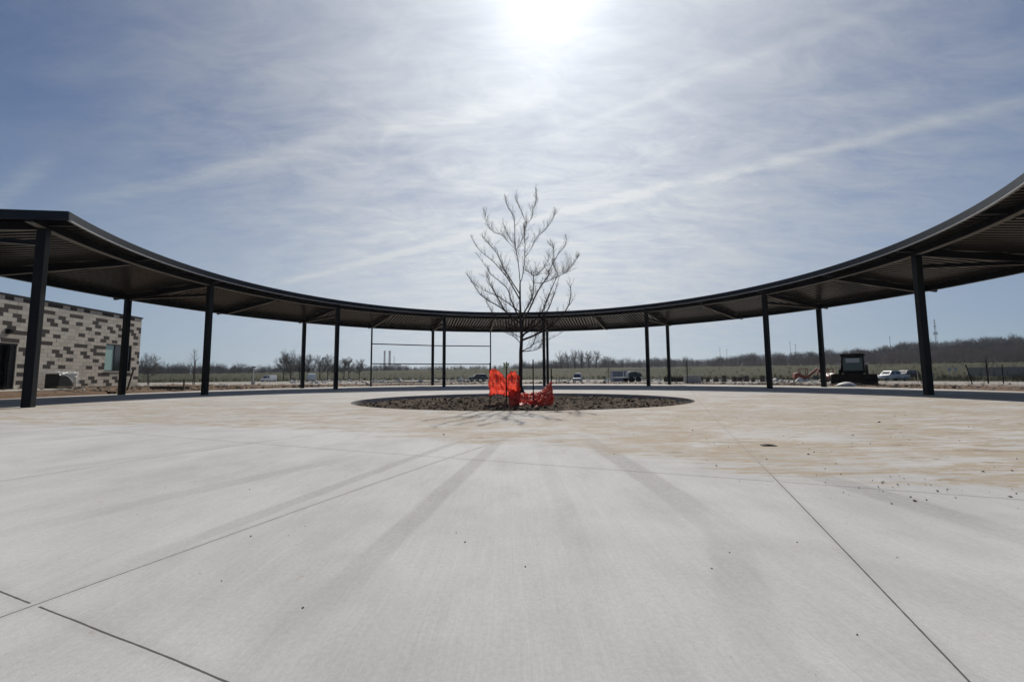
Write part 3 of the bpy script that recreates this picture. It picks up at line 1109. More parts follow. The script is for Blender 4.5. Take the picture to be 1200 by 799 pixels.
def net_left(u, v):
    # two swags hung between the left stakes, sagging out in folds
    x0, x1 = xw(572.5, 13.75), xw(609, 13.85)
    x = x0 + (x1 - x0) * u
    ztop_px = lerp_tab(u, [(0, 434), (0.10, 432), (0.25, 432.5), (0.40, 436), (0.53, 444), (0.62, 438), (0.74, 434), (0.88, 436.5), (1, 441)])
    zbot_px = lerp_tab(u, [(0, 464), (0.3, 461.5), (0.55, 463.5), (0.8, 463), (1, 461)])
    zt, zb = zpx(590, ztop_px, 13.8), zpx(590, zbot_px, 13.8)
    n = noise.noise(Vector((u * 7, v * 2.2, 3)))
    n2 = noise.noise(Vector((u * 17, v * 6, 8)))
    bul = math.sin(math.pi * min(1, max(0, v))) * (0.16 * abs(math.sin(u * math.pi * 2.05)) + 0.03)
    y = 13.85 - bul + 0.09 * n + 0.035 * n2 - 0.12 * math.exp(-((v) / 0.13) ** 2)
    x += 0.03 * n2 + 0.02 * math.sin(v * 9 + u * 14)
    z = zt + (zb - zt) * v + 0.03 * n2
    fold = 0.075 * math.sin(u * 40 + 5 * n + v * 2.5) + 0.05 * noise.noise(Vector((u * 30, v * 9, 2)))
    z += 0.06 * noise.noise(Vector((u * 11, v * 3, 7))) * (1 - v)
    return Vector((x, y + fold, z))


cloth('safety_netting', 'bright orange red safety netting standing in two swags on stakes left of the trunk', net_left, 96, 40, (44, 26))


def net_right(u, v):
    # fallen heap to the right, pulled up to a peak on the last stake
    x0, x1 = xw(596, 13.3), xw(646.5, 13.9)
    x = x0 + (x1 - x0) * u
    ridge = lerp_tab(u, [(0, 453), (0.12, 455), (0.25, 460), (0.40, 461), (0.55, 460.5), (0.70, 459), (0.82, 455), (0.93, 450), (0.99, 447), (1, 447.5)])
    foot = lerp_tab(u, [(0, 464), (0.2, 468), (0.45, 472), (0.7, 470.5), (0.88, 470), (1, 467)])
    dep = 13.95 - 0.75 * v
    zt, zb = zpx(620, ridge, 13.9), soil_h(x, dep) + 0.015
    n = noise.noise(Vector((u * 9, v * 4, 1)))
    n2 = noise.noise(Vector((u * 22, v * 10, 6)))
    vv = v ** 1.25
    z = zt + (zb - zt) * vv + (0.15 * n + 0.12 * n2) * math.sin(math.pi * min(1, v * 0.94 + 0.04))
    z += 0.035 * math.sin(u * 30 + v * 17 + 4 * n) * (1 - v) * v * 4
    return Vector((x + 0.05 * n2, dep + 0.14 * n + 0.09 * n2 + 0.03 * noise.noise(Vector((u * 50, v * 24, 3))), max(z, zb)))


cloth('safety_netting', 'crumpled orange red safety netting collapsed on the soil right of the trunk', net_right, 110, 46, (60, 30))

# clods in the bed: loose soil nobody could count
cm = MB()
rg = random.Random(5)


def blob(mb, c, s, rgx, flat=0.7):
    base = [(0, 0, 1), (0, 0, -1), (1, 0, 0), (-1, 0, 0), (0, 1, 0), (0, -1, 0)]
    an = rgx.uniform(0, 6.28)
    ca, sa = math.cos(an), math.sin(an)
    vs = []
    for bx_, by_, bz_ in base:
        k = s * rgx.uniform(0.65, 1.25)
        X, Y = bx_ * ca - by_ * sa, bx_ * sa + by_ * ca
        vs.append((c[0] + X * k, c[1] + Y * k, c[2] + bz_ * k * flat))
    mb.add(vs, [(0, 2, 4), (0, 4, 3), (0, 3, 5), (0, 5, 2), (1, 4, 2), (1, 3, 4), (1, 5, 3), (1, 2, 5)])


for i in range(1500):
    a = rg.uniform(0, 6.283)
    e = math.sqrt(rg.random()) * 0.97
    x, y = PCX + math.sin(a) * PA * e, PCY + math.cos(a) * PB * e
    blob(cm, (x, y, soil_h(x, y) + 0.01), abs(rg.gauss(0.03, 0.022)) + 0.012, rg)
tag(cm.build('soil_clods', M['soil']), 'loose clods of dark soil scattered over the round bed', 'soil', kind='stuff')

# ------------------------------------------------------------------ brick building on the left
# wall face is a vertical plane through these two points; courses are 0.2 m
WA, WB = Vector((-23.66, 18.63, 0)), Vector((-24.64, 27.0, 0))
wdir = (WB - WA).normalized()
wnor = Vector((wdir.y, -wdir.x, 0))            # towards the plaza
BZ0 = 0.30
BLD_ROT = math.atan2(wdir.y, wdir.x)
bld = thing('masonry_building', 'low flat roofed building of pale blocks with scattered dark brown blocks', 'building', (WB.x, WB.y, 0), BLD_ROT)
# local frame: x runs along the wall (0 = far corner, negative towards the camera), y = into the building
LEN = 16.0
COURSES = 22
WTOP = BZ0 + COURSES * 0.2


def wall_uv(px, py):
    d_ = ray(px, py)
    # intersect with wall plane
    k = (WA.dot(wnor)) / d_.dot(wnor)
    P_ = d_ * k + Vector((0, 0, EYE)) if False else d_ * k
    return (P_ - WB).dot(wdir), P_.z + EYE


DK1 = [(92, 118, 1), (208, 132, 1), (335, 158, 1), (435, 175, 1), (520, 188, 1), (120, 172, 2), (10, 185, 1), (22, 218, 1), (145, 235, 1), (175, 268, 1),
       (22, 280, 1), (110, 320, 1), (80, 347, 1), (190, 355, 1), (100, 407, 2), (140, 470, 1), (160, 500, 1), (168, 588, 1), (120, 645, 1), (120, 710, 1),
       (150, 735, 1), (355, 208, 2), (378, 265, 1), (402, 297, 1), (455, 248, 1), (480, 280, 1), (345, 345, 1), (315, 368, 1), (475, 332, 1), (420, 378, 1),
       (335, 425, 2), (360, 483, 1), (385, 512, 1), (440, 460, 1), (465, 490, 1), (460, 541, 1), (327, 563, 1), (298, 590, 1), (405, 591, 1), (455, 697, 1)]
DK2 = [(65, 142, 1), (162, 158, 1), (258, 174, 1), (342, 187, 1), (420, 203, 1), (498, 215, 1), (88, 195, 2), (15, 240, 1), (108, 250, 1), (132, 283, 1), (185, 235, 1), (206, 265, 1),
       (12, 294, 1), (275, 222, 2), (295, 276, 1), (314, 303, 1), (360, 258, 1), (378, 289, 1), (80, 330, 1), (50, 356, 1), (200, 317, 1), (150, 364, 1), (268, 350, 1),
       (242, 374, 1), (375, 335, 1), (330, 380, 1), (72, 411, 2), (250, 425, 2), (168, 447, 1), (190, 475, 1), (95, 467, 1), (117, 497, 1), (268, 480, 1), (186, 528, 1),
       (62, 550, 1), (33, 577, 1), (135, 580, 1), (253, 555, 1), (228, 580, 1), (55, 632, 2), (245, 634, 2), (153, 658, 1), (174, 685, 1), (76, 688, 1), (100, 714, 1),
       (266, 685, 1), (286, 710, 1), (330, 658, 1), (350, 685, 1), (468, 252, 1), (465, 300, 1), (478, 325, 1), (515, 283, 1), (530, 305, 1), (525, 353, 1), (488, 397, 1),
       (502, 468, 1), (517, 493, 1), (465, 515, 1), (515, 540, 1), (478, 585, 1), (440, 630, 1), (493, 658, 1)]
dark = set()
for lst, (ox, oy, s_) in ((DK1, (0, 330, 5.92)), (DK2, (80, 340, 6.39))):
    for x, y, n_ in lst:
        if oy == 340 and ox + x / s_ < 90.5:
            continue
        s0, z0 = wall_uv(ox + x / s_, oy + y / s_)
        cz = int(math.floor((z0 - BZ0) / 0.2))
        off = 0.2 if cz % 2 else 0.0
        bi = int(math.floor((s0 + off) / 0.4))
        dark.add((cz, bi))
        if n_ == 2:
            fr = (s0 + off) / 0.4 - bi
            dark.add((cz, bi + (1 if fr > 0.5 else -1)))
rgb = random.Random(3)
for cz in range(COURSES):                      # the unseen run of the wall nearer than the frame edge
    for bi in range(-40, -21):
        if rgb.random() < 0.16:
            dark.add((cz, bi))
wx0, wz1 = wall_uv(124.6, 402.6)
wx1, wz0 = wall_uv(152.6, 435.0)
dx0, dz1 = wall_uv(-40, 396)
dx1, _ = wall_uv(20.5, 402.5)
dz1 = wall_uv(10, 402.0)[1]
dx0 = dx1 - 2.1
OPEN = [(wx0, wx1, wz0, wz1), (dx0, dx1, BZ0, dz1)]


def clip_block(x0, x1, z0, z1):
    """cut the block against the openings: returns the pieces left"""
    pcs = [(x0, x1, z0, z1)]
    for ox0, ox1, oz0, oz1 in OPEN:
        nxt = []
        for (p0, p1, q0, q1) in pcs:
            if p1 <= ox0 or p0 >= ox1 or q1 <= oz0 or q0 >= oz1:
                nxt.append((p0, p1, q0, q1))
                continue
            if p0 < ox0:
                nxt.append((p0, ox0, q0, q1))
            if p1 > ox1:
                nxt.append((ox1, p1, q0, q1))
            a0, a1 = max(p0, ox0), min(p1, ox1)
            if q0 < oz0:
                nxt.append((a0, a1, q0, oz0))
            if q1 > oz1:
                nxt.append((a0, a1, oz1, q1))
        pcs = nxt
    return [q for q in pcs if q[1] - q[0] > 0.012 and q[3] - q[2] > 0.012]


M['blk_light'] = mat('pale_split_block', (0.54, 0.49, 0.415), 0.9, var=0.07, scale=1.3, bump=0.5, bscale=30)
M['blk_mid'] = mat('greige_split_block', (0.46, 0.415, 0.35), 0.9, var=0.08, scale=1.5, bump=0.5, bscale=30)
M['blk_dark'] = mat('brown_split_block', (0.050, 0.040, 0.036), 0.9, var=0.1, scale=1.5, bump=0.5, bscale=30)
M['mortar'] = mat('mortar', (0.30, 0.285, 0.26), 0.95, var=0.06)
wb = MB()
T = 0.30


def backing(x0, x1, z0, z1):
    wb.box(x0, x1, 0.006, T, z0, z1, 3)


# mortar bed behind the blocks, built round the openings
xs = [-LEN, dx0, dx1, wx0, wx1, 0.0]
backing(-LEN, dx0, BZ0 - 0.6, WTOP)
backing(dx0, dx1, dz1, WTOP)
backing(dx0, dx1, BZ0 - 0.6, BZ0 - 0.002)
backing(dx1, wx0, BZ0 - 0.6, WTOP)
backing(wx0, wx1, wz1, WTOP)
backing(wx0, wx1, BZ0 - 0.6, wz0)
backing(wx1, -0.001, BZ0 - 0.6, WTOP)
g_ = 0.005
for cz in range(-2, COURSES):
    off = 0.2 if cz % 2 else 0.0
    for bi in range(-int(LEN / 0.4) - 1, 1):
        x0, x1 = bi * 0.4 - off, bi * 0.4 + 0.4 - off
        x0, x1 = max(x0, -LEN), min(x1, 0.0)
        if x1 - x0 < 0.02:
            continue
        mi = 2 if (cz, bi) in dark else (0 if rgb.random() < 0.6 else 1)
        dpt = rgb.uniform(-0.002, 0.003)
        for (p0, p1, q0, q1) in clip_block(x0 + g_, x1 - g_, BZ0 + cz * 0.2 + g_, BZ0 + cz * 0.2 + 0.2 - g_):
            wb.box(p0, p1, dpt, 0.02, q0, q1, mi)
mats_w = [M['blk_light'], M['blk_mid'], M['blk_dark'], M['mortar']]
wb.build('wall', mats_w, bld)
w2 = MB()                                      # end and rear walls
w2.box(-0.30, -0.0005, T + 0.001, 12.0, BZ0 - 0.6, WTOP)
w2.box(-LEN, -LEN + 0.3, T + 0.001, 12.0, BZ0 - 0.6, WTOP)
w2.box(-LEN + 0.301, -0.301, 11.7, 12.0, BZ0 - 0.6, WTOP)
w2.build('wall', M['blk_mid'], bld)
rf = MB()
rf.box(-LEN - 0.05, 0.05, -0.05, 12.05, WTOP + 0.003, WTOP + 0.085)
rf.build('roof', M['fascia'], bld)
rp = MB()
rp.box(-LEN + 0.02, -0.02, -0.012, -0.005, WTOP - 0.016, WTOP - 0.004)
rp.build('coping_drip', M['galv'], bld)
# window: frame, mullion, one film-covered pane, one dark pane
wf = MB()
fw = 0.05
y0, y1 = 0.05, 0.12
xm = wx0 + (wx1 - wx0) * 0.36
wf.box(wx0, wx1, y0, y1, wz1 - fw, wz1)
wf.box(wx0, wx1, y0, y1, wz0, wz0 + fw)
wf.box(wx0, wx0 + fw, y0 + 0.001, y1, wz0 + fw, wz1 - fw)
wf.box(wx1 - fw, wx1, y0 + 0.001, y1, wz0 + fw, wz1 - fw)
wf.box(xm - 0.03, xm + 0.03, y0 + 0.001, y1, wz0 + fw, wz1 - fw)
wfo = wf.build('window', M['steel'], bld)
pn = MB()
pn.box(wx0 + fw, xm - 0.03, 0.075, 0.085, wz0 + fw, wz1 - fw)
pn.build('pane', M['greenglass'], wfo)['label'] = 'pale green film covered pane'
pn = MB()
pn.box(xm + 0.03, wx1 - fw, 0.075, 0.085, wz0 + fw, wz1 - fw)
pn.build('pane', M['glass'], wfo)['label'] = 'dark pane'
sl = MB()
sl.box(wx0 - 0.04, wx1 + 0.04, -0.035, 0.05, wz0 - 0.05, wz0 - 0.004)
sl.build('sill', M['plainconc'], wfo)
# recessed dark doorway
df = MB()
df.box(dx1 - 0.28, dx1 - 0.02, 0.03, 0.16, BZ0, dz1 - 0.10)
df.box(dx1 - 0.34, dx1 - 0.285, 0.06, 0.13, BZ0, dz1 - 0.10)
df.box(dx0, dx1 - 0.005, -0.03, 0.20, dz1 - 0.095, dz1 - 0.005)
df.box(dx0, dx0 + 0.1, 0.03, 0.16, BZ0, dz1 - 0.10)
dfo = df.build('door_frame', M['steel'], bld)
dl = MB()
dl.box(dx0 + 0.1, dx1 - 0.345, 0.24, 0.28, BZ0, dz1 - 0.10)
dlo = dl.build('door', M['black'], bld)
dg = MB()
dg.box(dx0 + 0.25, dx1 - 0.55, 0.23, 0.239, BZ0 + 0.4, dz1 - 0.3)
dg.build('pane', M['glass'], dlo)
lx, lz = wall_uv(9.0, 388)
lg = MB()
lg.box(lx - 0.10, lx + 0.12, -0.04, -0.003, lz - 0.12, lz + 0.12)
lg.lathe((lx, -0.04, lz), [(0.10, 0.0), (0.10, -0.10), (0.07, -0.16)], 14, axis='y')
lg.build('wall_light', M['steel'], bld, bevel=0.0)
# landing in front of the door
ld = MB()
Mb = Matrix.Translation(Vector((WB.x, WB.y, 0))) @ Matrix.Rotation(BLD_ROT, 4, 'Z')
ld.box(dx0 - 2.0, dx1 + 0.55, -2.3, -0.01, -0.3, BZ0 - 0.005, M=Mb)
tag(ld.build('landing', M['plainconc'], bevel=0.01), kind='structure')


def bl(s_, out, z=0.0):
    """world point near the building wall: s along, out from the wall"""
    P_ = WB + wdir * s_ + wnor * out
    return Vector((P_.x, P_.y, z))


# ------------------------------------------------------------------ clutter between the paving and the building
cxs, _ = wall_uv(54, 440)
cp = bl(cxs, 0.70)
cp.z = gz(cp.x, cp.y)
crate = thing('wrapped_crate', 'black box shaped pallet load under torn clear plastic against the block wall', 'crate', cp, BLD_ROT)
crate.scale = (0.78, 0.78, 0.80)
cb = MB()
cb.box(-0.60, 0.62, -0.42, 0.42, 0.12, 1.05)
cb.build('box', M['black'], crate, bevel=0.03)
cpl = MB()
for q in (-0.5, 0, 0.5):
    cpl.box(q - 0.05, q + 0.05, -0.45, 0.45, 0.0, 0.09)
cpl.box(-0.66, 0.66, -0.46, 0.46, 0.092, 0.115)
cpl.build('pallet', M['oldwood'], crate)
ps = MB()
NU, NV = 30, 20
for j in range(NV + 1):
    for i in range(NU + 1):
        u_, v_ = i / NU, j / NV
        n_ = noise.noise(Vector((u_ * 5, v_ * 5, 2))) * 0.06 + noise.noise(Vector((u_ * 14, v_ * 12, 5))) * 0.03
        x = -0.74 + 1.35 * u_ + 0.10 * v_ * u_
        if v_ < 0.4:
            y, z = 0.45 - v_ / 0.4 * 0.92, 1.12 + n_ + 0.05
        else:
            y, z = -0.47 - 0.13 * (v_ - 0.4) + n_, 1.14 - (v_ - 0.4) * 1.45 * (0.25 + 0.75 * sm(u_, 0.25, 0.75)) + 0.4 * n_
        ps.v.append((x, y - abs(n_), z))
for j in range(NV):
    for i in range(NU):
        q = j * (NU + 1) + i
        ps.f.append((q, q + 1, q + NU + 2, q + NU + 1))
        ps.mi.append(0)
ps.build('plastic_sheet', M['sheet'], crate, smooth=True)

s0, _ = wall_uv(46, 450)
q0 = bl(s0, 1.6)
q0.z = gz(q0.x, q0.y)
pp = thing('standpipe', 'upright white plastic pipe with elbow beside the black wrapped crate', 'pipe', q0)
mb = MB()
mb.tube([(0, 0, -0.2), (0, 0, 0.66), (0.02, -0.01, 0.74)], 0.055, 12)
mb.build('riser', M['pipe'], pp, smooth=True)
mb = MB()
mb.tube([(0.0, 0, 0.10), (0.0, -0.05, 0.2), (0.10, -0.18, 0.14), (0.42, -0.3, 0.07), (0.9, -0.36, 0.06)], 0.035, 10)
mb.build('hose', M['pipe'], pp, smooth=True)


def board(px, dep, ln, ang, label, w_=0.14, h_=0.04, m_='timber', lift=0.08, tilt=0.0):
    p_ = at(px, dep)
    mb = MB()
    mb.box(-ln / 2, ln / 2, -w_ / 2, w_ / 2, 0, h_)
    ob = mb.build('board', M[m_], bevel=0.004)
    ob.location = p_ + Vector((0, 0, lift))
    ob.rotation_euler = (0, tilt, ang)
    return tag(ob, label, 'board')


board(115, 20.6, 2.1, R(18), 'long pale timber board lying on the dirt below the wall window', 0.2, 0.05, lift=0.16)
board(86, 19.7, 1.2, R(8), 'short pale timber board in front of the black wrapped crate', 0.15, 0.05, lift=0.14)
board(225, 25.6, 2.6, R(5), 'pale plank on dirt just left of the third inner column', 0.24, 0.05, lift=0.12)
board(197, 23.6, 1.9, R(3), 'dark low timber skid on the dirt near the paving edge', 0.12, 0.16, 'oldwood', lift=0.03)
board(214, 24.4, 0.9, R(-10), 'dark stub of timber beside the long skid', 0.12, 0.14, 'oldwood', lift=0.03)
lp = at(149.5, 21.6)
mb = MB()
mb.tube([(0, 0, -0.1), (0.20, 0.1, 1.12)], 0.040, 8)
tag(mb.build('leaning_post', M['oldwood'], loc=lp), 'dark leaning post in the dirt right of the outer column by the building', 'post')
mb = MB()
mb.box(-0.03, 0.03, -0.03, 0.03, -0.1, 0.62)
tag(mb.build('survey_stake', M['oldwood'], loc=at(216, 24.6)), 'short dark stake at the paving edge left of the third inner column', 'stake')

# rubble along the edge of the paving: stones nobody could count
rm = MB()
rg2 = random.Random(21)
for i in range(2600):
    a = R(rg2.uniform(-85, 85))
    r_ = R_SLAB + 0.35 + abs(rg2.gauss(0, 5.0))
    x, y = RCX + r_ * math.sin(a), RCY + r_ * math.cos(a)
    s_ = abs(rg2.gauss(0.025, 0.028)) + 0.012
    if rg2.random() < 0.05:
        s_ *= 2.2
    blob(rm, (x, y, gz(x, y) + s_ * 0.25), s_, rg2, 0.6)
for i in range(900):
    px = rg2.uniform(150, 1250)
    dep = rg2.uniform(34, 75)
    p_ = at(px, dep)
    s_ = abs(rg2.gauss(0.05, 0.05)) + 0.02
    blob(rm, (p_.x, p_.y, p_.z + s_ * 0.2), s_, rg2, 0.5)
tag(rm.build('rubble', M['rock']), 'stones and rubble strewn over the bare dirt beyond the paving', 'rubble', kind='stuff')

# crumbs of dirt on the paving
dm = MB()
rg3 = random.Random(33)
for i in range(300):
    x = rg3.uniform(0.2, 9)
    y = rg3.uniform(2.6, 9.5)
    if y < 4.6 - 0.62 * x - 0.1 or (x < 1 and rg3.random() < 0.7):
        continue
    blob(dm, (x, y, dish(x, y) + 0.003), abs(rg3.gauss(0.0034, 0.0040)) + 0.0015, rg3, 0.7)
for i in range(55):                            # a denser patch on the right
    x, y = rg3.gauss(2.75, 0.45), rg3.gauss(2.95, 0.20)
    blob(dm, (x, y, 0.003), abs(rg3.gauss(0.0032, 0.003)) + 0.0013, rg3, 0.7)
for i in range(80):
    x, y = rg3.uniform(-3, 2.2), rg3.uniform(1.1, 4.5)
    blob(dm, (x, y, 0.002), abs(rg3.gauss(0.0012, 0.0012)) + 0.0008, rg3, 0.7)
tag(dm.build('dirt_crumbs', M['clod']), 'crumbs of dried mud scattered over the concrete paving', 'dirt', kind='stuff')


def flatpt(px, py, z=0.0):
    d_ = ray(px, py)
    k = (z - EYE) / d_.z
    return Vector((d_.x * k, d_.y * k, z))


def clod(px, py, s_, label, cat='clod'):
    p_ = flatpt(px, py)
    p_.z = dish(p_.x, p_.y)
    s_ *= 0.36
    mb = MB()
    rgc = random.Random(int(px * 7 + py))
    n_ = 10
    for j in range(6):
        ph = math.pi * j / 5
        for k in range(n_):
            th = 2 * math.pi * k / n_
            v_ = Vector((math.sin(ph) * math.cos(th), math.sin(ph) * math.sin(th), math.cos(ph)))
            k_ = 1 + 0.55 * noise.noise(v_ * 1.7 + Vector((px, py, 0)))
            mb.v.append((v_.x * s_ * k_ * 1.15, v_.y * s_ * k_, v_.z * s_ * k_ * 0.62 + s_ * 0.45))
    for j in range(5):
        for k in range(n_):
            mb.f.append((j * n_ + k, (j + 1) * n_ + k, (j + 1) * n_ + (k + 1) % n_, j * n_ + (k + 1) % n_))
            mb.mi.append(0)
    return tag(mb.build('mud_clod', M['clod'], loc=p_), label, cat)


clod(1030, 492, 0.05, 'dark mud clod alone on the tan film, farthest of the clods on the right')
clod(1072, 587, 0.026, 'largest mud clod in the crumb patch at the right joint')
clod(1067, 582, 0.016, 'small mud clod beside the largest one in the crumb patch')
clod(1152, 552, 0.024, 'mud clod on tan concrete near the right edge')
clod(1186, 551, 0.020, 'mud clod close against the right edge of the view')
clod(834, 666, 0.009, 'small lone crumb on clean concrete between the tyre track and the joint')
clod(520, 505, 0.034, 'mud clod on the concrete in front of the left half of the bed')
clod(355, 712, 0.010, 'dark crumb on clean concrete near the left tyre track')
clod(294, 628, 0.011, 'dark crumb between the left joint and the tyre track')
clod(545, 635, 0.011, 'brown crumb on clean concrete right of the left tyre track')
clod(855, 647, 0.008, 'tiny crumb on the right tyre track')
p_ = flatpt(901, 519.5)
p_.z = dish(p_.x, p_.y)
mb = MB()
mb.prism([(-0.085, 0.0005), (-0.08, 0.010), (-0.02, 0.020), (0.05, 0.013), (0.09, 0.0005)], -0.03, 0.03)
ob = mb.build('wood_scrap', M['oldwood'], loc=p_)
ob.rotation_euler = (0, 0, R(-8))
tag(ob, 'flat dark scrap of wood lying on the tan muddy concrete', 'scrap')

# ------------------------------------------------------------------ compact track loader
LP = at(1000, 27.0)
loader = thing('track_loader', 'dark compact track loader with tall cab parked beyond the right columns', 'loader', (LP.x, LP.y, LP.z + 0.02), R(-40))
loader.scale = (0.92,) * 3
M['grime'] = mat('grimy_black_paint', (0.012, 0.012, 0.012), 0.75, spec=0.15)
M['grimebrown'] = mat('muddy_steel', (0.035, 0.027, 0.020), 0.85, spec=0.1)
# local: front towards -y
ld_body = MB()
ld_body.prism([(-0.2, 0.35), (1.55, 0.35), (1.75, 0.6), (1.75, 1.25), (1.45, 1.42), (0.5, 1.30), (-0.2, 0.9)], -0.55, 0.55,
              M=Matrix.Rotation(R(90), 4, 'Z'))
ld_body.build('body', M['grime'], loader, bevel=0.03)
cabm = MB()
for sx in (-1, 1):
    for yy in (-0.30, 0.75):
        cabm.bar((sx * 0.60, yy, 0.85), (sx * 0.58, yy + (0.05 if yy < 0 else -0.03), 2.05), 0.085, 0.085)
    cabm.box(sx * 0.60 - 0.04, sx * 0.60 + 0.04, -0.25, 0.72, 0.80, 1.10)
cabm.box(-0.62, 0.62, -0.33, -0.26, 0.80, 0.98)
cabm.box(-0.60, 0.60, 0.72, 0.78, 0.85, 2.0)
cabm.box(-0.56, 0.56, -0.265, -0.235, 1.92, 2.04)
cab_o = cabm.build('cab', M['grime'], loader, bevel=0.008)
cr = MB()
cr.prism([(-0.70, 2.05), (0.70, 2.05), (0.66, 2.15), (0.55, 2.19), (-0.55, 2.19), (-0.66, 2.15)], -0.42, 0.86)
cr.build('roof', M['grime'], cab_o)
for nm, args in (('front_window', (-0.54, 0.54, -0.285, -0.275, 0.99, 1.91)), ('side_window', (-0.605, -0.598, -0.2, 0.68, 1.11, 1.98)), ('side_window', (0.598, 0.605, -0.2, 0.68, 1.11, 1.98))):
    gmb = MB()
    gmb.box(*args)
    gmb.build(nm, M['cabglass'], cab_o)
hv = MB()
hv.box(-0.38, 0.38, -0.300, -0.287, 1.56, 1.86)
hv.build('sun_visor', M['paleglass'], cab_o)
st_ = MB()
st_.box(-0.25, 0.25, 0.2, 0.7, 0.95, 1.12)
st_.box(-0.25, 0.25, 0.58, 0.70, 1.12, 1.75)
st_.build('seat', M['grime'], cab_o)
for sx in (-1, 1):
    tk = MB()
    prof = []
    for k in range(9):
        an = R(90 + 180 * k / 8)
        prof.append((-0.75 + 0.33 * math.cos(an), 0.34 + 0.33 * math.sin(an)))
    for k in range(9):
        an = R(-90 + 180 * k / 8)
        prof.append((1.15 + 0.36 * math.cos(an), 0.37 + 0.36 * math.sin(an)))
    Mz = Matrix.Rotation(R(90), 4, 'Z')
    tk.prism(prof, sx * 0.80 - 0.20, sx * 0.80 + 0.20, M=Mz)
    for q in range(12):
        yy = -0.9 + q * 0.19
        tk.box(sx * 0.80 - 0.205, sx * 0.80 + 0.205, yy, yy + 0.07, -0.012, 0.02)
    tk.build('track', M['grime'], loader)
    ar = MB()
    for p0, p1 in (((0, 1.62, 1.45), (0, 0.35, 1.30)), ((0, 0.40, 1.32), (0, -0.85, 0.95)), ((0, -0.80, 1.0), (0, -1.30, 0.35))):
        ar.bar(Vector(p0) + Vector((sx * 0.74, 0, 0)), Vector(p1) + Vector((sx * 0.74, 0, 0)), 0.13, 0.19)
    ar.bar((sx * 0.74, 1.55, 0.7), (sx * 0.74, 1.55, 1.5), 0.14, 0.2)
    ar.tube([(sx * 0.74, 0.1, 0.6), (sx * 0.74, -0.8, 0.85)], 0.05, 8)
    ar.build('lift_arm', M['grime'], loader, bevel=0.01)
    hl = MB()
    hl.box(sx * 0.80 - 0.10, sx * 0.80 + 0.10, -0.36, -0.28, 1.42, 1.60)
    hl.build('headlight', M['dirtywhite'], loader)
bk = MB()
bk.prism([(-1.15, 0.08), (-2.05, 0.05), (-2.10, 0.09), (-1.28, 0.16), (-1.22, 0.30), (-1.18, 0.75), (-1.08, 0.75), (-1.08, 0.20)], -1.22, 1.22, M=Matrix.Rotation(R(90), 4, 'Z'))
for sx in (-1, 1):
    bk.prism([(-1.12, 0.09), (-2.02, 0.07), (-1.7, 0.45), (-1.12, 0.72)], sx * 1.225 - 0.015, sx * 1.225 + 0.015, M=Matrix.Rotation(R(90), 4, 'Z'))
bk.build('bucket', M['grimebrown'], loader)
# white work bag of sand in front, heap
wp = at(991, 24.6)
mb = MB()
for j in range(7):
    rr_ = [0.40, 0.39, 0.34, 0.26, 0.17, 0.08, 0.01][j]
    zz_ = [0.0, 0.06, 0.12, 0.18, 0.22, 0.25, 0.26][j]
    for k in range(14):
        an = 6.283 * k / 14
        q = rr_ * (1 + 0.2 * noise.noise(Vector((math.cos(an), math.sin(an), j * 0.3))))
        mb.v.append((q * 1.35 * math.cos(an), q * math.sin(an), zz_))
for j in range(6):
    for k in range(14):
        mb.f.append((j * 14 + k, j * 14 + (k + 1) % 14, (j + 1) * 14 + (k + 1) % 14, (j + 1) * 14 + k))
        mb.mi.append(0)
tag(mb.build('gravel_heap', M['dirtywhite'], smooth=True, loc=wp), 'small white heap of gravel in front of the track loader', 'heap')

# ------------------------------------------------------------------ vehicles


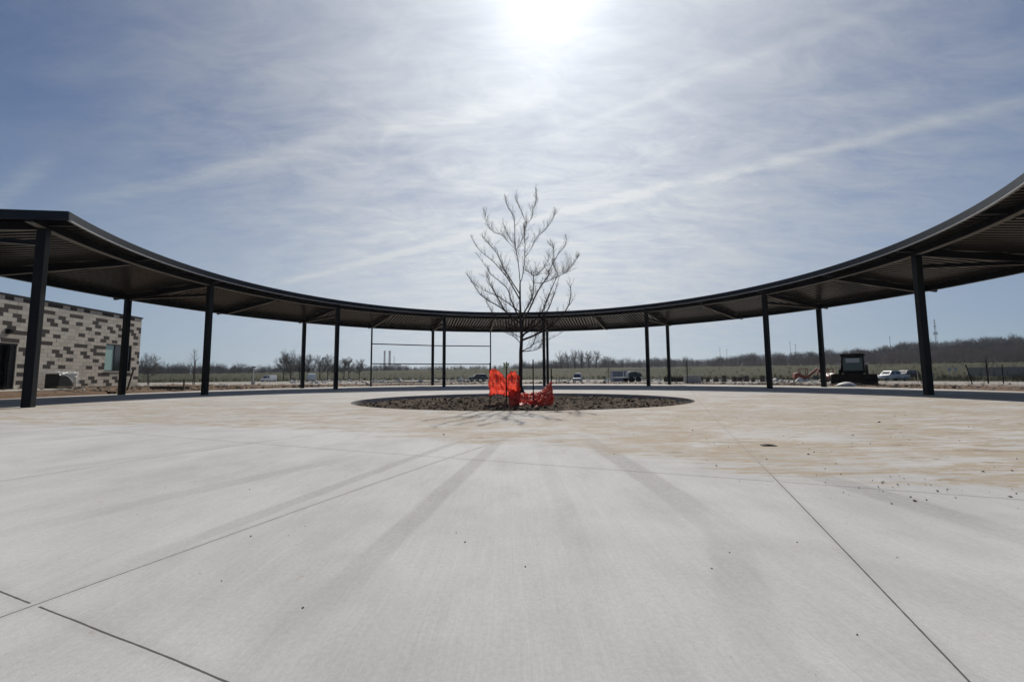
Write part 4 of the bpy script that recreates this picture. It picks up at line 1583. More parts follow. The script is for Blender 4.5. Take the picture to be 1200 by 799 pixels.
def vehicle(name, label, pos, rz, kind, paint, scale=1.0):
    t_ = thing(name, label, 'pickup' if kind == 'pickup' else ('van' if kind == 'van' else 'car'), pos, rz)
    t_.scale = (scale,) * 3
    # side outline in x (front = -x) and z
    if kind == 'pickup':
        lower = [(-2.75, 0.42), (-2.78, 0.75), (-2.65, 0.98), (-1.30, 1.08), (-1.28, 1.10), (2.70, 1.10), (2.75, 0.5), (2.7, 0.42)]
        cabp = [(-1.30, 1.10), (-0.65, 1.78), (-0.45, 1.84), (0.75, 1.84), (0.98, 1.75), (1.10, 1.10)]
        wheels = (-1.75, 1.75)
    elif kind == 'van':
        lower = [(-2.7, 0.4), (-2.75, 0.8), (-2.6, 1.05), (-1.9, 1.15), (2.7, 1.15), (2.72, 0.4)]
        cabp = [(-1.95, 1.15), (-1.3, 1.85), (-1.1, 2.2), (2.68, 2.25), (2.70, 1.15)]
        wheels = (-1.75, 1.65)
    else:
        lower = [(-2.30, 0.40), (-2.34, 0.75), (-2.2, 0.95), (-1.15, 1.05), (2.25, 1.05), (2.32, 0.7), (2.25, 0.40)]
        cabp = [(-1.15, 1.05), (-0.50, 1.62), (-0.25, 1.70), (1.55, 1.68), (1.85, 1.55), (2.20, 1.05)]
        wheels = (-1.42, 1.42)
    W = 0.93
    mb = MB()
    mb.prism(lower, -W, W)
    n_ = len(cabp)
    vs = [Vector((x, -W + 0.03 + (z - cabp[0][1]) * 0.20, z)) for x, z in cabp] + [Vector((x, W - 0.03 - (z - cabp[0][1]) * 0.20, z)) for x, z in cabp]
    mb.add(vs, [tuple(range(n_)), tuple(range(2 * n_ - 1, n_ - 1, -1))] + [(i, i + n_, (i + 1) % n_ + n_, (i + 1) % n_) for i in range(n_)])
    bo = mb.build('body', M[paint], t_, bevel=0.05)
    # windows: front, rear and sides laid just proud of the greenhouse
    zb, zt = cabp[0][1] + 0.08, max(z for _, z in cabp) - 0.12

    def ys(z):
        return W - 0.03 - (z - cabp[0][1]) * 0.20 + 0.006

    def side(xa, xb, xc, xd):
        for s_ in (-1, 1):
            g2 = MB()
            pts = [(xa, zb), (xb, zb), (xc, zt), (xd, zt)]
            vs_ = [Vector((x, s_ * ys(z), z)) for x, z in pts] + [Vector((x, s_ * (ys(z) - 0.02), z)) for x, z in pts]
            g2.add(vs_, [(0, 1, 2, 3), (7, 6, 5, 4), (0, 4, 5, 1), (1, 5, 6, 2), (2, 6, 7, 3), (3, 7, 4, 0)])
            g2.build('window', M['glass'], t_)
    x0, z0 = cabp[0]
    x1, z1 = cabp[1]
    k = lambda z: x0 + (x1 - x0) * (z - z0) / (z1 - z0)
    zt2 = min(zt, z1)
    if kind == 'pickup':
        side(k(zb) + 0.16, -0.10, -0.10, k(zt) + 0.12)
        side(0.0, 0.92, 0.84, 0.0)
    elif kind == 'van':
        side(k(zb) + 0.2, -0.6, -0.6, k(min(zt, 1.85)) + 0.2)
    else:
        side(k(zb) + 0.16, 0.15, 0.15, k(zt) + 0.10)
        side(0.25, 1.85, 1.45, 0.25)
    ws = MB()
    nrm = Vector((-(z1 - z0), 0, (x1 - x0))).normalized() * 0.008
    pa, pb_ = Vector((k(zb), 0, zb)) + nrm, Vector((k(zt2 - 0.02), 0, zt2 - 0.02)) + nrm
    ya, yb = ys(pa.z) - 0.12, ys(pb_.z) - 0.10
    ws.add([pa + Vector((0, -ya, 0)), pa + Vector((0, ya, 0)), pb_ + Vector((0, yb, 0)), pb_ + Vector((0, -yb, 0)),
            pa + Vector((0.012, -ya, 0)), pa + Vector((0.012, ya, 0)), pb_ + Vector((0.012, yb, 0)), pb_ + Vector((0.012, -yb, 0))],
           [(0, 1, 2, 3), (7, 6, 5, 4), (0, 4, 5, 1), (1, 5, 6, 2), (2, 6, 7, 3), (3, 7, 4, 0)])
    ws.build('windscreen', M['glass'], t_)
    for xx in wheels:
        for s_ in (-1, 1):
            wl = MB()
            wl.lathe((xx, s_ * 0.84 - 0.11, 0.37), [(0.30, 0), (0.36, 0.03), (0.37, 0.11), (0.36, 0.19), (0.30, 0.22)], 18, axis='y')
            wo = wl.build('wheel', M['tyre'], t_)
            rmb = MB()
            rmb.lathe((xx, s_ * 0.955 - 0.01, 0.37), [(0.20, 0), (0.22, 0.01), (0.20, 0.02)], 14, axis='y')
            rmb.build('rim', M['galv'], wo)
    for s_ in (-1, 1):
        hb = MB()
        fx = lower[1][0]
        hb.box(fx - 0.004, fx + 0.10, s_ * 0.70 - 0.18, s_ * 0.70 + 0.18, 0.72, 0.88)
        hb.build('headlight', M['dirtywhite'], t_)
        rb2 = MB()
        rx_ = max(x for x, _ in lower)
        rb2.box(rx_ - 0.08, rx_ + 0.006, s_ * 0.82 - 0.07, s_ * 0.82 + 0.07, 0.75, 1.0)
        rb2.build('tail_light', M['orange'], t_)
    bp = MB()
    bp.box(lower[0][0] - 0.08, lower[0][0] + 0.05, -0.88, 0.88, 0.40, 0.58)
    bp.build('bumper', M['galv'], t_)
    return t_


vehicle('parked_car', 'dark teal estate car behind the orange netting, left of the tree', at(560, 84), R(12), 'car', 'teal', 0.86)
vehicle('pickup_truck', 'white pickup truck seen between two left columns', at(365, 92), R(-62), 'pickup', 'white')
vehicle('pickup_truck', 'white pickup truck on the pale lot right of the track loader', at(1044, 58), R(4), 'pickup', 'white', 0.78)
vehicle('parked_car', 'dark car half hidden behind the white pickup on the right', at(1061, 66), R(10), 'car', 'black', 0.85)
vehicle('parked_van', 'blue grey van on the lot right of the tree', at(677, 62), R(75), 'van', 'bluegrey', 0.62)
vehicle('parked_van', 'white van standing far left near the lamp post', at(315, 96), R(80), 'van', 'white', 0.7)


def excavator(name, label, pos, rz, scale=1.0):
    t_ = thing(name, label, 'excavator', pos, rz)
    t_.scale = (scale,) * 3
    for s_ in (-1, 1):
        mb = MB()
        mb.prism([(-0.9, 0.12), (-0.75, 0.0), (0.75, 0.0), (0.9, 0.12), (0.9, 0.36), (0.75, 0.45), (-0.75, 0.45), (-0.9, 0.36)], s_ * 0.6 - 0.17, s_ * 0.6 + 0.17)
        mb.build('track', M['rubber'], t_)
    mb = MB()
    mb.prism([(-0.8, 0.52), (0.95, 0.52), (1.05, 0.75), (0.95, 1.35), (0.45, 1.45), (-0.1, 1.05), (-0.8, 0.95)], -0.62, 0.62)
    mb.build('body', M['orange'], t_, bevel=0.04)
    cb_ = MB()
    for x, y in ((-0.70, -0.5), (-0.70, 0.35), (0.25, -0.5), (0.25, 0.35)):
        cb_.box(x - 0.04, x + 0.04, y - 0.04, y + 0.04, 0.95, 2.0)
    cb_.box(-0.80, 0.35, -0.60, 0.45, 2.0, 2.09)
    cb_.build('cab', M['orange'], t_)
    bm_ = MB()
    bm_.bar((-0.8, 0.1, 0.9), (-2.0, 0.1, 2.0), 0.2, 0.28)
    bm_.bar((-1.95, 0.1, 2.05), (-2.7, 0.1, 1.0), 0.16, 0.2)
    bm_.build('boom', M['orange'], t_)
    bq = MB()
    bq.prism([(-2.9, 1.1), (-2.55, 1.05), (-2.45, 0.6), (-2.75, 0.45), (-3.0, 0.6)], -0.15, 0.35)
    bq.build('bucket', M['black'], t_)
    return t_


excavator('mini_excavator', 'small orange excavator with raised boom left of the outer right column', at(939, 52), R(160), 0.85)
excavator('mini_excavator', 'orange excavator partly behind the outer right column beside the loader', at(971, 50), R(20), 0.80)

# flatbed trailer with white headboard frame
TP = at(738, 44)
tl = thing('flatbed_trailer', 'small flatbed trailer with white tube frame and dark load right of the tree', 'trailer', TP, R(3))
mb = MB()
mb.box(-1.6, 1.3, -0.8, 0.8, 0.46, 0.56)
mb.bar((-2.6, 0, 0.48), (-1.6, 0.5, 0.48), 0.07, 0.07)
mb.bar((-2.6, 0, 0.48), (-1.6, -0.5, 0.48), 0.07, 0.07)
mb.build('deck', M['dirtywhite'], tl)
mb = MB()
for x in (-0.45, 1.25):
    for y in (-0.75, 0.75):
        mb.bar((x, y, 0.56), (x, y, 1.30), 0.06, 0.06)
for y in (-0.75, 0.75):
    mb.bar((-0.45, y, 1.30), (1.25, y, 1.30), 0.06, 0.06)
mb.build('frame', M['white'], tl)
for x in (-0.15, 0.6):
    for s_ in (-1, 1):
        mb = MB()
        mb.lathe((x, s_ * 0.9 - 0.09, 0.30), [(0.24, 0), (0.30, 0.04), (0.30, 0.14), (0.24, 0.18)], 16, axis='y')
        mb.build('wheel', M['tyre'], tl)
mb = MB()
mb.prism([(-0.35, 0.565), (1.15, 0.565), (1.1, 0.95), (0.7, 1.05), (0.5, 1.18), (-0.2, 1.12), (-0.35, 0.8)], -0.5, 0.5)
tag(mb.build('machine_load', M['teal'], loc=TP, bevel=0.04), 'dark covered machine loaded inside the white trailer frame', 'load')
mb = MB()
mb.prism([(-1.0, 0.0), (0.95, 0.0), (1.0, 1.55), (-0.95, 1.60)], -0.7, 0.7)
for q in range(5):
    mb.box(-0.8 + q * 0.38, -0.74 + q * 0.38, -0.72, -0.701, 0.1, 1.5)
tag(mb.build('storage_box', M['bluegrey'], loc=at(725, 56), bevel=0.03), 'grey blue storage box behind the white framed trailer', 'container')

# concrete block barrier and stacks along the lot edge
mb = MB()
for q in range(3):
    mb.box(-0.72 + q * 0.485, -0.72 + q * 0.485 + 0.475, -0.25, 0.25, 0, 0.40)
    mb.box(-0.70 + q * 0.47, -0.70 + q * 0.47 + 0.46, -0.23, 0.23, 0.402, 0.72)
tag(mb.build('block_stack', M['blockwall'], loc=at(811, 38), bevel=0.012), 'pale stack of concrete blocks just right of the outer column', 'block stack')

sproto = None
rg4 = random.Random(9)
SX = [821, 829, 838.5, 848, 860, 874, 882, 893, 899.5, 866]
LBL = ['dark paver stack next to the pale concrete blocks', 'second dark paver stack from the pale concrete blocks', 'third dark paver stack from the pale blocks',
       'fourth dark paver stack from the pale blocks', 'dark paver stack in the middle of the row on the lot',
       'dark paver stack two places right of the middle of the row', 'third dark paver stack from the right inner column',
       'second dark paver stack from the right inner column', 'dark paver stack hard against the right inner column', 'dark paver stack just right of the middle of the row']
for px, lab in zip(SX, LBL):
    p_ = at(px, 41 + rg4.uniform(-1.5, 1.5))
    if sproto is None:
        sproto = thing('paver_stack', lab, 'paver stack', p_, rg4.uniform(-0.2, 0.2), 'dark paver stacks along the lot edge')
        mb = MB()
        for q in (-0.25, 0.0, 0.25):
            mb.box(q - 0.04, q + 0.04, -0.3, 0.3, 0, 0.09)
        mb.box(-0.31, 0.31, -0.31, 0.31, 0.092, 0.115)
        mb.build('pallet', M['oldwood'], sproto)
        mb = MB()
        for j in range(6):
            o1 = rg4.uniform(-0.012, 0.012)
            for i in range(3):
                mb.box(-0.28 + i * 0.19 + o1, -0.28 + i * 0.19 + 0.182 + o1, -0.27, 0.27, 0.12 + j * 0.095, 0.12 + j * 0.095 + 0.088)
        mb.build('pavers', M['oldwood'], sproto)
        sproto.scale = (0.6, 0.6, 0.8)
    else:
        dq = dup(sproto, p_, rg4.uniform(-0.3, 0.3), lab)
        dq.scale = (rg4.uniform(0.5, 0.75),) * 2 + (rg4.uniform(0.6, 1.0),)

# silt fence of dark stakes and fabric
f0, f1 = at(778, 46), at(802, 45)
sf = thing('silt_fence', 'low brown fabric fence on stakes behind the pair of right hand columns', 'fence', (0, 0, 0))
mb = MB()
NP = 14
for q in range(NP):
    k = q / (NP - 1)
    P_ = f0.lerp(f1, k)
    h_ = 0.75 + 0.2 * noise.noise(Vector((q * 1.7, 0, 0)))
    sk = MB()
    sk.box(P_.x - 0.03, P_.x + 0.03, P_.y - 0.03, P_.y + 0.03, P_.z - 0.1, P_.z + h_)
    sk.build('stake', M['oldwood'], sf)
    if q < NP - 1:
        Q_ = f0.lerp(f1, (q + 1) / (NP - 1))
        mb.bar(P_ + Vector((0, 0.045, 0.28)), Q_ + Vector((0, 0.045, 0.28)), 0.02, 0.5)
mb.build('fabric', M['bark'], sf)

# posts and mesh panels on the right
for px, dep, hgt, lean, lab in ((1138, 26.0, 1.30, -0.24, 'leaning dark steel post in the dirt at the right'),
                                (1156.5, 27.0, 1.55, 0.0, 'tall upright dark steel post in front of the grey mesh fence'),
                                (1174.5, 26.5, 1.25, 0.02, 'upright dark steel post nearest the right edge'),
                                (805.5, 36.0, 2.15, 0.0, 'thin tall steel post in front of the pale concrete blocks'),
                                (1079, 29.0, 1.0, -0.2, 'short leaning post left of the big right column')):
    mb = MB()
    mb.box(-0.024, 0.024, -0.005, 0.005, -0.2, hgt)
    mb.box(-0.005, 0.005, -0.035, -0.0055, -0.2, hgt)
    ob = mb.build('steel_post', M['steel'], loc=at(px, dep))
    ob.rotation_euler = (0, lean, 0)
    tag(ob, lab, 'post')
e0, e1 = at(1134, 60), at(1215, 56)
mf = thing('mesh_fence', 'grey mesh covered temporary fence panels beyond the posts at the right', 'fence', (0, 0, 0))
for q in range(5):
    P_, Q_ = e0.lerp(e1, q / 5), e0.lerp(e1, (q + 1) / 5)
    a_ = P_ + Vector((0, 0, 0.45))
    b_ = Q_ + Vector((0, 0, 0.45))
    fr = MB()
    for p_ in (a_, b_):
        fr.tube([p_, p_ + Vector((0, 0, 1.25))], 0.03, 6)
    fr.tube([a_ + Vector((0, 0, 1.25)), b_ + Vector((0, 0, 1.25))], 0.03, 6)
    fr.tube([a_, b_], 0.03, 6)
    fr.tube([a_ + Vector((0, 0, -0.6)), a_], 0.03, 6)
    fr.build('frame', M['galv'], mf)
    fs_ = MB()
    fs_.bar(a_.lerp(b_, 0.02) + Vector((0, 0.0, 0.625)), a_.lerp(b_, 0.98) + Vector((0, 0.0, 0.625)), 0.012, 1.18)
    fs_.build('mesh_screen', M['screen'], mf)
for px, lab in ((1112.5, 'left one of two round sign backs on thin posts at the right'), (1119.5, 'right one of two round sign backs on thin posts at the right')):
    p_ = at(px, 62)
    t_ = thing('round_sign', lab, 'sign', p_, 0.1, 'pair of round sign backs')
    mb = MB()
    mb.tube([(0, 0, -0.2), (0, 0, 1.75)], 0.03, 8)
    mb.build('post', M['galv'], t_)
    mb = MB()
    mb.lathe((0, -0.035, 1.45), [(0.30, 0.0), (0.31, -0.01), (0.30, -0.02)], 20, axis='y')
    mb.build('sign_plate', M['dirtywhite'], t_)

# lamp post on the left
p_ = at(297, 62)
t_ = thing('lamp_post', 'pale lamp post with dark head standing on the lot at the left', 'lamp post', p_, R(20))
mb = MB()
mb.lathe((0, 0, 0), [(0.28, -0.2), (0.28, 0.55)], 14)
mb.build('base', M['plainconc'], t_)
mb = MB()
mb.tube([(0, 0, 0.55), (0, 0, 2.55)], [0.07, 0.05], 10)
mb.build('pole', M['dirtywhite'], t_)
mb = MB()
mb.prism([(-0.32, 2.62), (-0.28, 2.56), (0.28, 2.56), (0.32, 2.62), (0.2, 2.72), (-0.2, 2.72)], -0.14, 0.14)
mb.build('lamp_head', M['steel'], t_)

# ------------------------------------------------------------------ power station on the horizon
PD = 1500
pxs = xw(450, PD)
ps_ = thing('power_station', 'distant power station with two tall dark chimneys seen through the rail screen', 'power station', (pxs, PD, 0))


def zdist(px, py, dep):
    d_ = ray(px, py)
    return EYE + d_.z / d_.y * dep


for px, pyt, r_, nm in ((450.3, 411, 3.4, 'chimney'), (456.2, 411, 4.0, 'chimney'), (461.5, 417.5, 1.2, 'chimney')):
    mb = MB()
    mb.lathe((xw(px, PD) - pxs, 0, 0), [(r_ * 1.25, -5), (r_ * 0.95, zdist(px, pyt, PD) * 0.95), (r_ * 1.1, zdist(px, pyt, PD) * 0.96), (r_ * 1.1, zdist(px, pyt, PD))], 14)
    o_ = mb.build(nm, M['chimney'] if r_ > 2 else M['dirtywhite'], ps_)
    if r_ < 2:
        o_['label'] = 'slim pale chimney'
for x0, x1, yt in ((453.5, 458, 429), (458, 464, 428), (464, 468.5, 427.2), (468.5, 472, 429.3)):
    mb = MB()
    mb.box(xw(x0, PD) - pxs, xw(x1, PD) - pxs, -20, 20, -8, zdist(460, yt, PD))
    for q in range(3):
        xx = xw(x0 + (x1 - x0) * (q + 0.3) / 3, PD) - pxs
        mb.box(xx, xx + 3, -12, 12, zdist(460, yt, PD), zdist(460, yt - 0.7, PD))
    mb.build('boiler_house', M['chimney'], ps_)
# lattice mast on the wooded hill
MD = 440
mp = at(1100.5, MD)
mast = thing('lattice_mast', 'lattice communications mast rising over the wooded hill at the right', 'mast', mp)
zt = zdist(1100, 374, MD) - mp.z
mb = MB()
legs = [Vector((math.cos(R(90 + 120 * q)), math.sin(R(90 + 120 * q)), 0)) for q in range(3)]
for q in range(3):
    mb.tube([legs[q] * 1.4, legs[q] * 0.45 + Vector((0, 0, zt))], 0.12, 4)
N_ = 14
for j in range(N_):
    za, zb = zt * j / N_, zt * (j + 1) / N_
    ka_, kb_ = 1.4 - 0.95 * j / N_, 1.4 - 0.95 * (j + 1) / N_
    for q in range(3):
        mb.tube([legs[q] * ka_ + Vector((0, 0, za)), legs[(q + 1) % 3] * kb_ + Vector((0, 0, zb))], 0.07, 3)
mb.build('lattice', M['farbark'], mast)
for zz_ in (0.60, 0.64, 0.80):
    mb = MB()
    mb.lathe((0, 0, zt * zz_), [(2.0 if zz_ < .7 else 1.2, 0), (2.0 if zz_ < .7 else 1.2, 0.6)], 10)
    mb.build('antenna_ring', M['farbark'], mast)

# ------------------------------------------------------------------ bare trees
rng = random.Random(101)


def bare_tree(h, spread, rgx, fine=2, rk=1.0, trunk_frac=0.22):
    """returns (trunk mesh builder, crown mesh builder); a leafless tree with a rounded, open crown"""
    tb, cb = MB(), MB()
    r0 = 0.022 * h * rk
    top = Vector((rgx.gauss(0, .03) * h, rgx.gauss(0, .03) * h, h * 0.62))
    tp_ = [Vector((0, 0, -0.4)), Vector((0, 0, h * 0.10)), Vector((top.x * .4, top.y * .4, h * 0.32)), top]
    tb.tube(tp_, [r0 * 1.25, r0, r0 * 0.75, r0 * 0.35], 6)

    def br(p0, dv, ln, r_, lev):
        n_ = 4
        pts = [p0]
        d_ = dv
        for i in range(n_):
            d_ = (d_ + Vector((rgx.gauss(0, .17), rgx.gauss(0, .17), rgx.gauss(0.07, .12)))).normalized()
            pts.append(pts[-1] + d_ * ln / n_)
        cb.tube(pts, [r_ * (1 - 0.72 * i / n_) for i in range(n_ + 1)], 4 if lev > 1 else 3, cap=False)
        if lev > 0:
            for i in range(1, n_ + 1):
                for q in range(2):
                    ax = Vector((rgx.gauss(0, 1), rgx.gauss(0, 1), rgx.gauss(0.25, .6))).normalized()
                    br(pts[i], (d_ * 0.8 + ax * 0.85).normalized(), ln * rgx.uniform(0.40, 0.62), max(r_ * 0.5, 0.008 * rk), lev - 1)
    nb = 11
    for i in range(nb):
        f = trunk_frac + (0.62 - trunk_frac) * i / (nb - 1)
        a = i * 2.4 + rgx.uniform(-.4, .4)
        k = f / 0.62
        P_ = Vector((top.x * k * k, top.y * k * k, h * f))
        up = 0.55 + 0.9 * k
        dv = Vector((math.cos(a), math.sin(a), up)).normalized()
        ln = (spread * (1.0 - 0.35 * k)) * rgx.uniform(0.8, 1.15) * (0.75 + 0.4 * k)
        br(P_, dv, ln, r0 * (0.55 - 0.25 * k), fine)
    return tb, cb


def place_tree(px, dep, h, spread, label, seed, fine=2, rk=1.0, group='bare trees beyond the lot', tf=0.22, name='bare_tree'):
    rgx = random.Random(seed)
    tb, cb = bare_tree(h, spread, rgx, fine, rk, tf)
    t_ = thing(name, label, 'tree', at(px, dep), rgx.uniform(0, 6), group)
    tb.build('trunk', M['farbark'], t_)
    cb.build('crown', M['fartwig'], t_)
    return t_


TREES = [
    # px, depth, top pixel, spread, label
    (174, 70, 418, 2.2, 'bushy bare tree beside the far corner of the block building'),
    (332, 112, 416, 3.2, 'bare tree with leaning twin trunk, leftmost of the clump left of the paired columns'),
    (341, 106, 413.5, 3.4, 'broad bare tree just left of the outer column in the left clump'),
    (351, 120, 414, 2.6, 'slender bare tree half behind the outer column left of centre'),
    (361, 118, 416, 3.0, 'bare tree just right of the outer column left of centre'),
    (375, 125, 418, 3.2, 'low bare tree midway between the two left columns'),
    (384, 122, 416.5, 3.0, 'bare tree left of the inner column, above the parked white pickup'),
    (403, 128, 416.5, 2.4, 'upright bare tree just right of the inner column'),
    (409, 132, 417.5, 2.2, 'narrow bare tree second to the right of the inner column'),
    (421, 130, 421, 2.6, 'small round bare tree nearest the rail screen'),
    (658, 225, 414, 5.0, 'bare tree at the left end of the clump right of the young tree'),
    (666, 232, 413, 5.0, 'bare tree second from the left in the clump right of the young tree'),
    (674, 226, 411, 5.2, 'tall bare tree in the middle of the clump right of the young tree'),
    (682, 230, 410, 5.0, 'tall bare tree right of the middle of the right hand clump'),
    (690, 236, 410.5, 4.6, 'bare tree near the right end of the clump right of the young tree'),
    (699, 228, 409, 4.6, 'tallest bare tree at the right end of the right hand clump'),
]
for i, (px, dep, pyt, sp, lab) in enumerate(TREES):
    p_ = at(px, dep)
    h = zdist(px, pyt, dep) - p_.z
    place_tree(px, dep, h, sp * (0.95 if dep < 150 else 0.85), lab, 200 + i, 3 if dep < 150 else 2, 0.95 if dep < 150 else 1.5)
# staked saplings
for i, (px, dep, pyt, lab) in enumerate(((226.5, 34, 404, 'thin staked sapling on the dirt left of the third inner column'),
                                         (1157.5, 40, 412, 'pale thin sapling behind the upright posts at the right'),
                                         (805, 52, 424, 'thin sapling beyond the pale concrete blocks'),
                                         (713, 52, 428, 'thin sapling beyond the paving right of the young tree'))):
    p_ = at(px, dep)
    h = zdist(px, pyt, dep) - p_.z
    rgx = random.Random(400 + i)
    t_ = thing('sapling', lab, 'tree', p_, 0, 'thin saplings around the plaza')
    mb = MB()
    mb.tube([(0, 0, -0.2), (0.02, 0, h * 0.5), (0, 0, h * 0.9)], [0.035, 0.025, 0.01], 6)
    mb.build('trunk', M['farbark'], t_)
    cb = MB()
    for q in range(18):
        f = 0.35 + 0.6 * q / 18
        a = q * 2.4
        dv = Vector((math.cos(a), math.sin(a), 1.1)).normalized()
        L_ = h * 0.34 * (1.15 - f)
        p0 = Vector((0, 0, h * f * 0.9))
        p1 = p0 + dv * L_ * 0.6 + Vector((0, 0, 0.05))
        p2 = p1 + (dv + Vector((rgx.gauss(0, .2), rgx.gauss(0, .2), 0.35))).normalized() * L_ * 0.5
        cb.tube([p0, p1, p2], [0.012, 0.008, 0.004], 3, cap=False)
        for s_ in range(3):
            ax = Vector((rgx.gauss(0, 1), rgx.gauss(0, 1), 0.8)).normalized()
            cb.tube([p1, p1 + ax * L_ * 0.4], [0.007, 0.003], 3, cap=False)
    cb.build('crown', M['fartwig'], t_)
    if i == 0:
        mb = MB()
        mb.tube([(0.12, 0, -0.2), (0.12, 0, h * 0.62)], 0.028, 6)
        mb.build('support_stake', M['oldwood'], t_)

# ------------------------------------------------------------------ far woods: masses of leafless trees
rngw = np.random.default_rng(4)


def wood_template(seed, nbr, kind):
    """unit-height leafless tree as a bundle of thin blades: (verts, faces)"""
    g = np.random.default_rng(seed)
    vs, fs = [], []

    def blade(p0, p1, w0, w1):
        p0, p1 = np.array(p0), np.array(p1)
        ax = p1 - p0
        for rep in range(2):
            sd = np.cross(ax, [0.3, 1.0, 0.1] if rep == 0 else [1.0, 0.2, 0.1])
            sd = sd / (np.linalg.norm(sd) + 1e-9)
            o = len(vs)
            vs.extend([p0 - sd * w0, p0 + sd * w0, p1 + sd * w1, p1 - sd * w1])
            fs.append((o, o + 1, o + 2, o + 3))
    blade((0, 0, -0.05), (g.normal(0, .02), g.normal(0, .02), 0.75), 0.012, 0.006)
    for i in range(nbr):
        f = g.uniform(0.12, 0.75) if kind == 0 else g.uniform(0.05, 0.7)
        a = g.uniform(0, 6.28)
        up = g.uniform(0.5, 1.6)
        dv = np.array([np.cos(a), np.sin(a), up])
        dv /= np.linalg.norm(dv)
        L = g.uniform(0.18, 0.40) * (1.2 - 0.6 * f)
        p0 = np.array([0, 0, f])
        p1 = p0 + dv * L
        blade(p0, p1, 0.0045, 0.0025)
        for q in range(4):
            k = g.uniform(0.25, 1.0)
            s0 = p0 + dv * L * k
            d2 = dv * 0.8 + g.normal(0, .45, 3) + [0, 0, .25]
            d2 /= np.linalg.norm(d2)
            blade(s0, s0 + d2 * L * g.uniform(0.3, 0.6), 0.0028, 0.0012)
    return np.array(vs), np.array(fs)


TEMPL = [wood_template(50 + i, 16, i % 2) for i in range(6)]
FLOOR = [wood_template(80 + i, 24, 1) for i in range(3)]


def woods(name, label, places, m_, templ):
    VV, FF, off = [], [], 0
    for (x, y, z, h, wdt) in places:
        tv, tf = templ[rngw.integers(len(templ))]
        a = rngw.uniform(0, 6.28)
        c_, s_ = math.cos(a), math.sin(a)
        v = np.empty_like(tv)
        v[:, 0] = (tv[:, 0] * c_ - tv[:, 1] * s_) * h * wdt + x
        v[:, 1] = (tv[:, 0] * s_ + tv[:, 1] * c_) * h * wdt + y
        v[:, 2] = tv[:, 2] * h + z
        VV.append(v)
        FF.append(tf + off)
        off += len(tv)
    V_ = np.concatenate(VV)
    F_ = np.concatenate(FF)
    me = bpy.data.meshes.new(name)
    me.vertices.add(len(V_))
    me.vertices.foreach_set('co', V_.astype(np.float32).ravel())
    me.loops.add(F_.size)
    me.loops.foreach_set('vertex_index', F_.astype(np.int32).ravel())
    me.polygons.add(len(F_))
    me.polygons.foreach_set('loop_start', np.arange(0, F_.size, 4, dtype=np.int32))
    me.update(calc_edges=True)
    me.materials.append(m_)
    ob = bpy.data.objects.new(name, me)
    C.objects.link(ob)
    return tag(ob, label, 'woods', kind='stuff')


M['wood_pale'] = mat('pale_grey_woods', (0.27, 0.205, 0.165), 0.95, var=0.18, scale=0.03)
M['wood_dark'] = mat('dark_brown_woods', (0.100, 0.078, 0.066), 0.95, var=0.2, scale=0.02)
# front belt on the right: pale young trees at the foot of the hill; distances measured from the plaza
def scatter(n_, px0, px1, d0, d1, hfn, w0, w1):
    out_ = []
    for _ in range(n_):
        px = rngw.uniform(px0, px1)
        t_ = tan_at(px)
        dd_ = rngw.uniform(d0, d1)
        y = dd_ / math.sqrt(1 + t_ * t_)
        x = t_ * y
        out_.append((x, y, gz(x, y) - 0.3, hfn(px), rngw.uniform(w0, w1)))
    return out_


def h_foot(px):
    return lerp_tab(px, [(640, 4.5), (860, 5.2), (1000, 7.0), (1200, 8.5)]) * rngw.uniform(0.65, 1.12) * (1.0 + 0.45 * noise.noise(Vector((px * 0.03, 8.1, 0))) + 0.25 * noise.noise(Vector((px * 0.12, 5.1, 0))))


woods('foothill_woods', 'pale grey brown leafless woods along the foot of the hill on the right',
      scatter(3000, 640, 1380, 250, 320, h_foot, 0.5, 0.85), M['wood_pale'], TEMPL)
woods('hillside_woods', 'dark leafless woods covering the hill on the right',
      scatter(3600, 610, 1420, 330, 500, lambda px: rngw.uniform(6.5, 10.5) * (1.0 + 0.38 * noise.noise(Vector((px * 0.021, 3.3, 0))) + 0.28 * noise.noise(Vector((px * 0.09, 1.3, 0)))), 0.6, 0.95), M['wood_dark'], TEMPL)
woods('distant_woods', 'low dark tree line beyond the field on the left',
      scatter(3600, -80, 660, 262, 440, lambda px: lerp_tab(px, [(0, 7.4), (150, 7.2), (330, 6.2), (430, 5.2), (520, 4.0), (590, 4.6), (660, 5.6)]) * rngw.uniform(0.62, 1.1) * (1.0 + 0.35 * noise.noise(Vector((px * 0.05, 2.1, 0)))), 0.8, 1.3), M['wood_dark'], TEMPL + FLOOR)


# weeds and dry tufts over the field and along the edge of the lot; pale lumps of broken concrete in front of it
woods_tuft = [wood_template(120 + i, 18, 1) for i in range(3)]
pl = []
for _ in range(5200):
    px = rngw.uniform(-60, 1300)
    t_ = tan_at(px)
    f0 = lerp_tab(t_, FIELD0)
    dd_ = f0 + (abs(rngw.normal(0, 8)) if rngw.random() < 0.45 else rngw.uniform(0, 245 - f0))
    y = dd_ / math.sqrt(1 + t_ * t_)
    pl.append((t_ * y, y, gz(t_ * y, y) - 0.05, rngw.uniform(0.35, 1.1), rngw.uniform(0.8, 1.6)))
M['weed'] = mat('dry_weeds', (0.070, 0.060, 0.026), 0.95, var=0.22, scale=0.05)
wd = woods('field_weeds', 'dry brown weeds and tufts scattered over the grassy field', pl, M['weed'], woods_tuft)
M['broken'] = mat('broken_concrete', (0.55, 0.53, 0.49), 0.9, var=0.15)
bm2 = MB()
rg6 = random.Random(77)
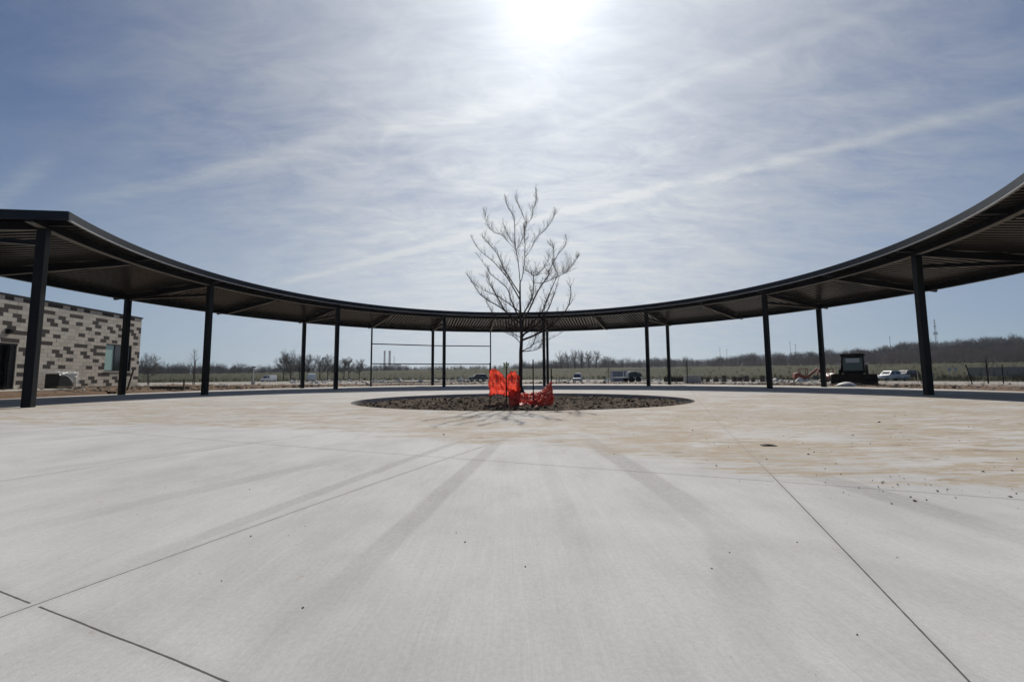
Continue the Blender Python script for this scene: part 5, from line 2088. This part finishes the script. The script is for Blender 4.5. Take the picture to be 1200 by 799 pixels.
for _ in range(420):
    px = rg6.choice((rg6.uniform(425, 570), rg6.uniform(640, 800), rg6.uniform(820, 1000), rg6.uniform(340, 430)))
    t_ = tan_at(px)
    dd_ = lerp_tab(t_, FIELD0) * rg6.uniform(0.62, 0.97)
    y = dd_ / math.sqrt(1 + t_ * t_)
    s_ = abs(rg6.gauss(0.16, 0.16)) + 0.06
    blob(bm2, (t_ * y, y, gz(t_ * y, y) + s_ * 0.35), s_, rg6, 0.75)
tag(bm2.build('broken_concrete', M['broken']), 'pale lumps of broken concrete strewn along the far edge of the lot', 'rubble', kind='stuff')
# thin marker stakes standing in the lot
mk = [(415, 70), (540, 74), (652, 60), (690, 66), (741, 68), (770, 72), (845, 60), (872, 66), (921, 58), (962, 64), (1075, 48), (1093, 56)]
for i, (px, y) in enumerate(mk):
    mb = MB()
    mb.box(-0.035, 0.035, -0.02, 0.02, -0.1, 1.35 + 0.25 * math.sin(i * 2.1))
    mb.box(-0.055, 0.055, -0.026, -0.0205, 1.0, 1.2)
    ob = mb.build('marker_stake', M['dirtywhite'] if i % 2 else M['timber'], loc=at(px, y))
    tag(ob, 'thin pale marker stake standing on the construction lot beyond the ring', 'stake', 'thin pale marker stakes on the lot')

# ------------------------------------------------------------------ the air: faint haze over the whole site
hz = MB()
hz.box(-950, 950, -120, 1650, -12.0, 75.0)
hm = bpy.data.materials.new('haze_air')
hm.use_nodes = True
t = NT(hm.node_tree)
vol = t.n('ShaderNodeVolumePrincipled', {'Color': c4((0.86, 0.91, 1.0)), 'Density': 0.00020, 'Anisotropy': 0.35})
t.n('ShaderNodeOutputMaterial', {'Volume': vol.outputs[0]})
tag(hz.build('haze', hm), kind='stuff')

rg8 = random.Random(88)
pl = []
for _ in range(420):
    a = R(rg8.choice((rg8.uniform(-88, -45), rg8.uniform(35, 80))))
    r_ = R_SLAB + 0.5 + abs(rg8.gauss(0, 2.2))
    x, y = RCX + r_ * math.sin(a), RCY + r_ * math.cos(a)
    if x < -23.2:
        continue
    pl.append((x, y, gz(x, y) - 0.02, rg8.uniform(0.10, 0.34), rg8.uniform(1.0, 2.2)))
M['greenweed'] = mat('low_weeds', (0.085, 0.085, 0.030), 0.95, var=0.22, scale=0.9)
woods('site_weeds', 'small green and brown weeds on the bare dirt around the paving', pl, M['greenweed'], woods_tuft)
lm2 = MB()
for _ in range(260):
    a = R(rg8.uniform(-84, 80))
    r_ = R_SLAB + 0.6 + abs(rg8.gauss(0, 2.0))
    x, y = RCX + r_ * math.sin(a), RCY + r_ * math.cos(a)
    if x < -23.0:
        continue
    blob(lm2, (x, y, gz(x, y) + 0.03), abs(rg8.gauss(0.07, 0.06)) + 0.03, rg8, 0.55)
tag(lm2.build('dark_clods', M['clod2']), 'dark clods of turned earth along the outer edge of the paving', 'dirt', kind='stuff')

# thin utility poles standing along the wooded ridge
for i, (px, pyt) in enumerate(((845, 407), (853, 409), (928, 400), (934, 403), (965, 398), (1046, 394))):
    t_ = tan_at(px)
    y = 400 / math.sqrt(1 + t_ * t_)
    p_ = Vector((t_ * y, y, gz(t_ * y, y)))
    h = zdist(px, pyt, y) - p_.z
    mb = MB()
    mb.tube([(0, 0, -1), (0, 0, h)], [0.16, 0.10], 6)
    mb.box(-0.9, 0.9, -0.06, 0.06, h * 0.94, h * 0.94 + 0.12)
    ob = mb.build('utility_pole', M['farbark'], loc=p_)
    tag(ob, 'thin dark utility pole rising out of the woods on the right hand ridge', 'utility pole', 'utility poles on the wooded ridge')
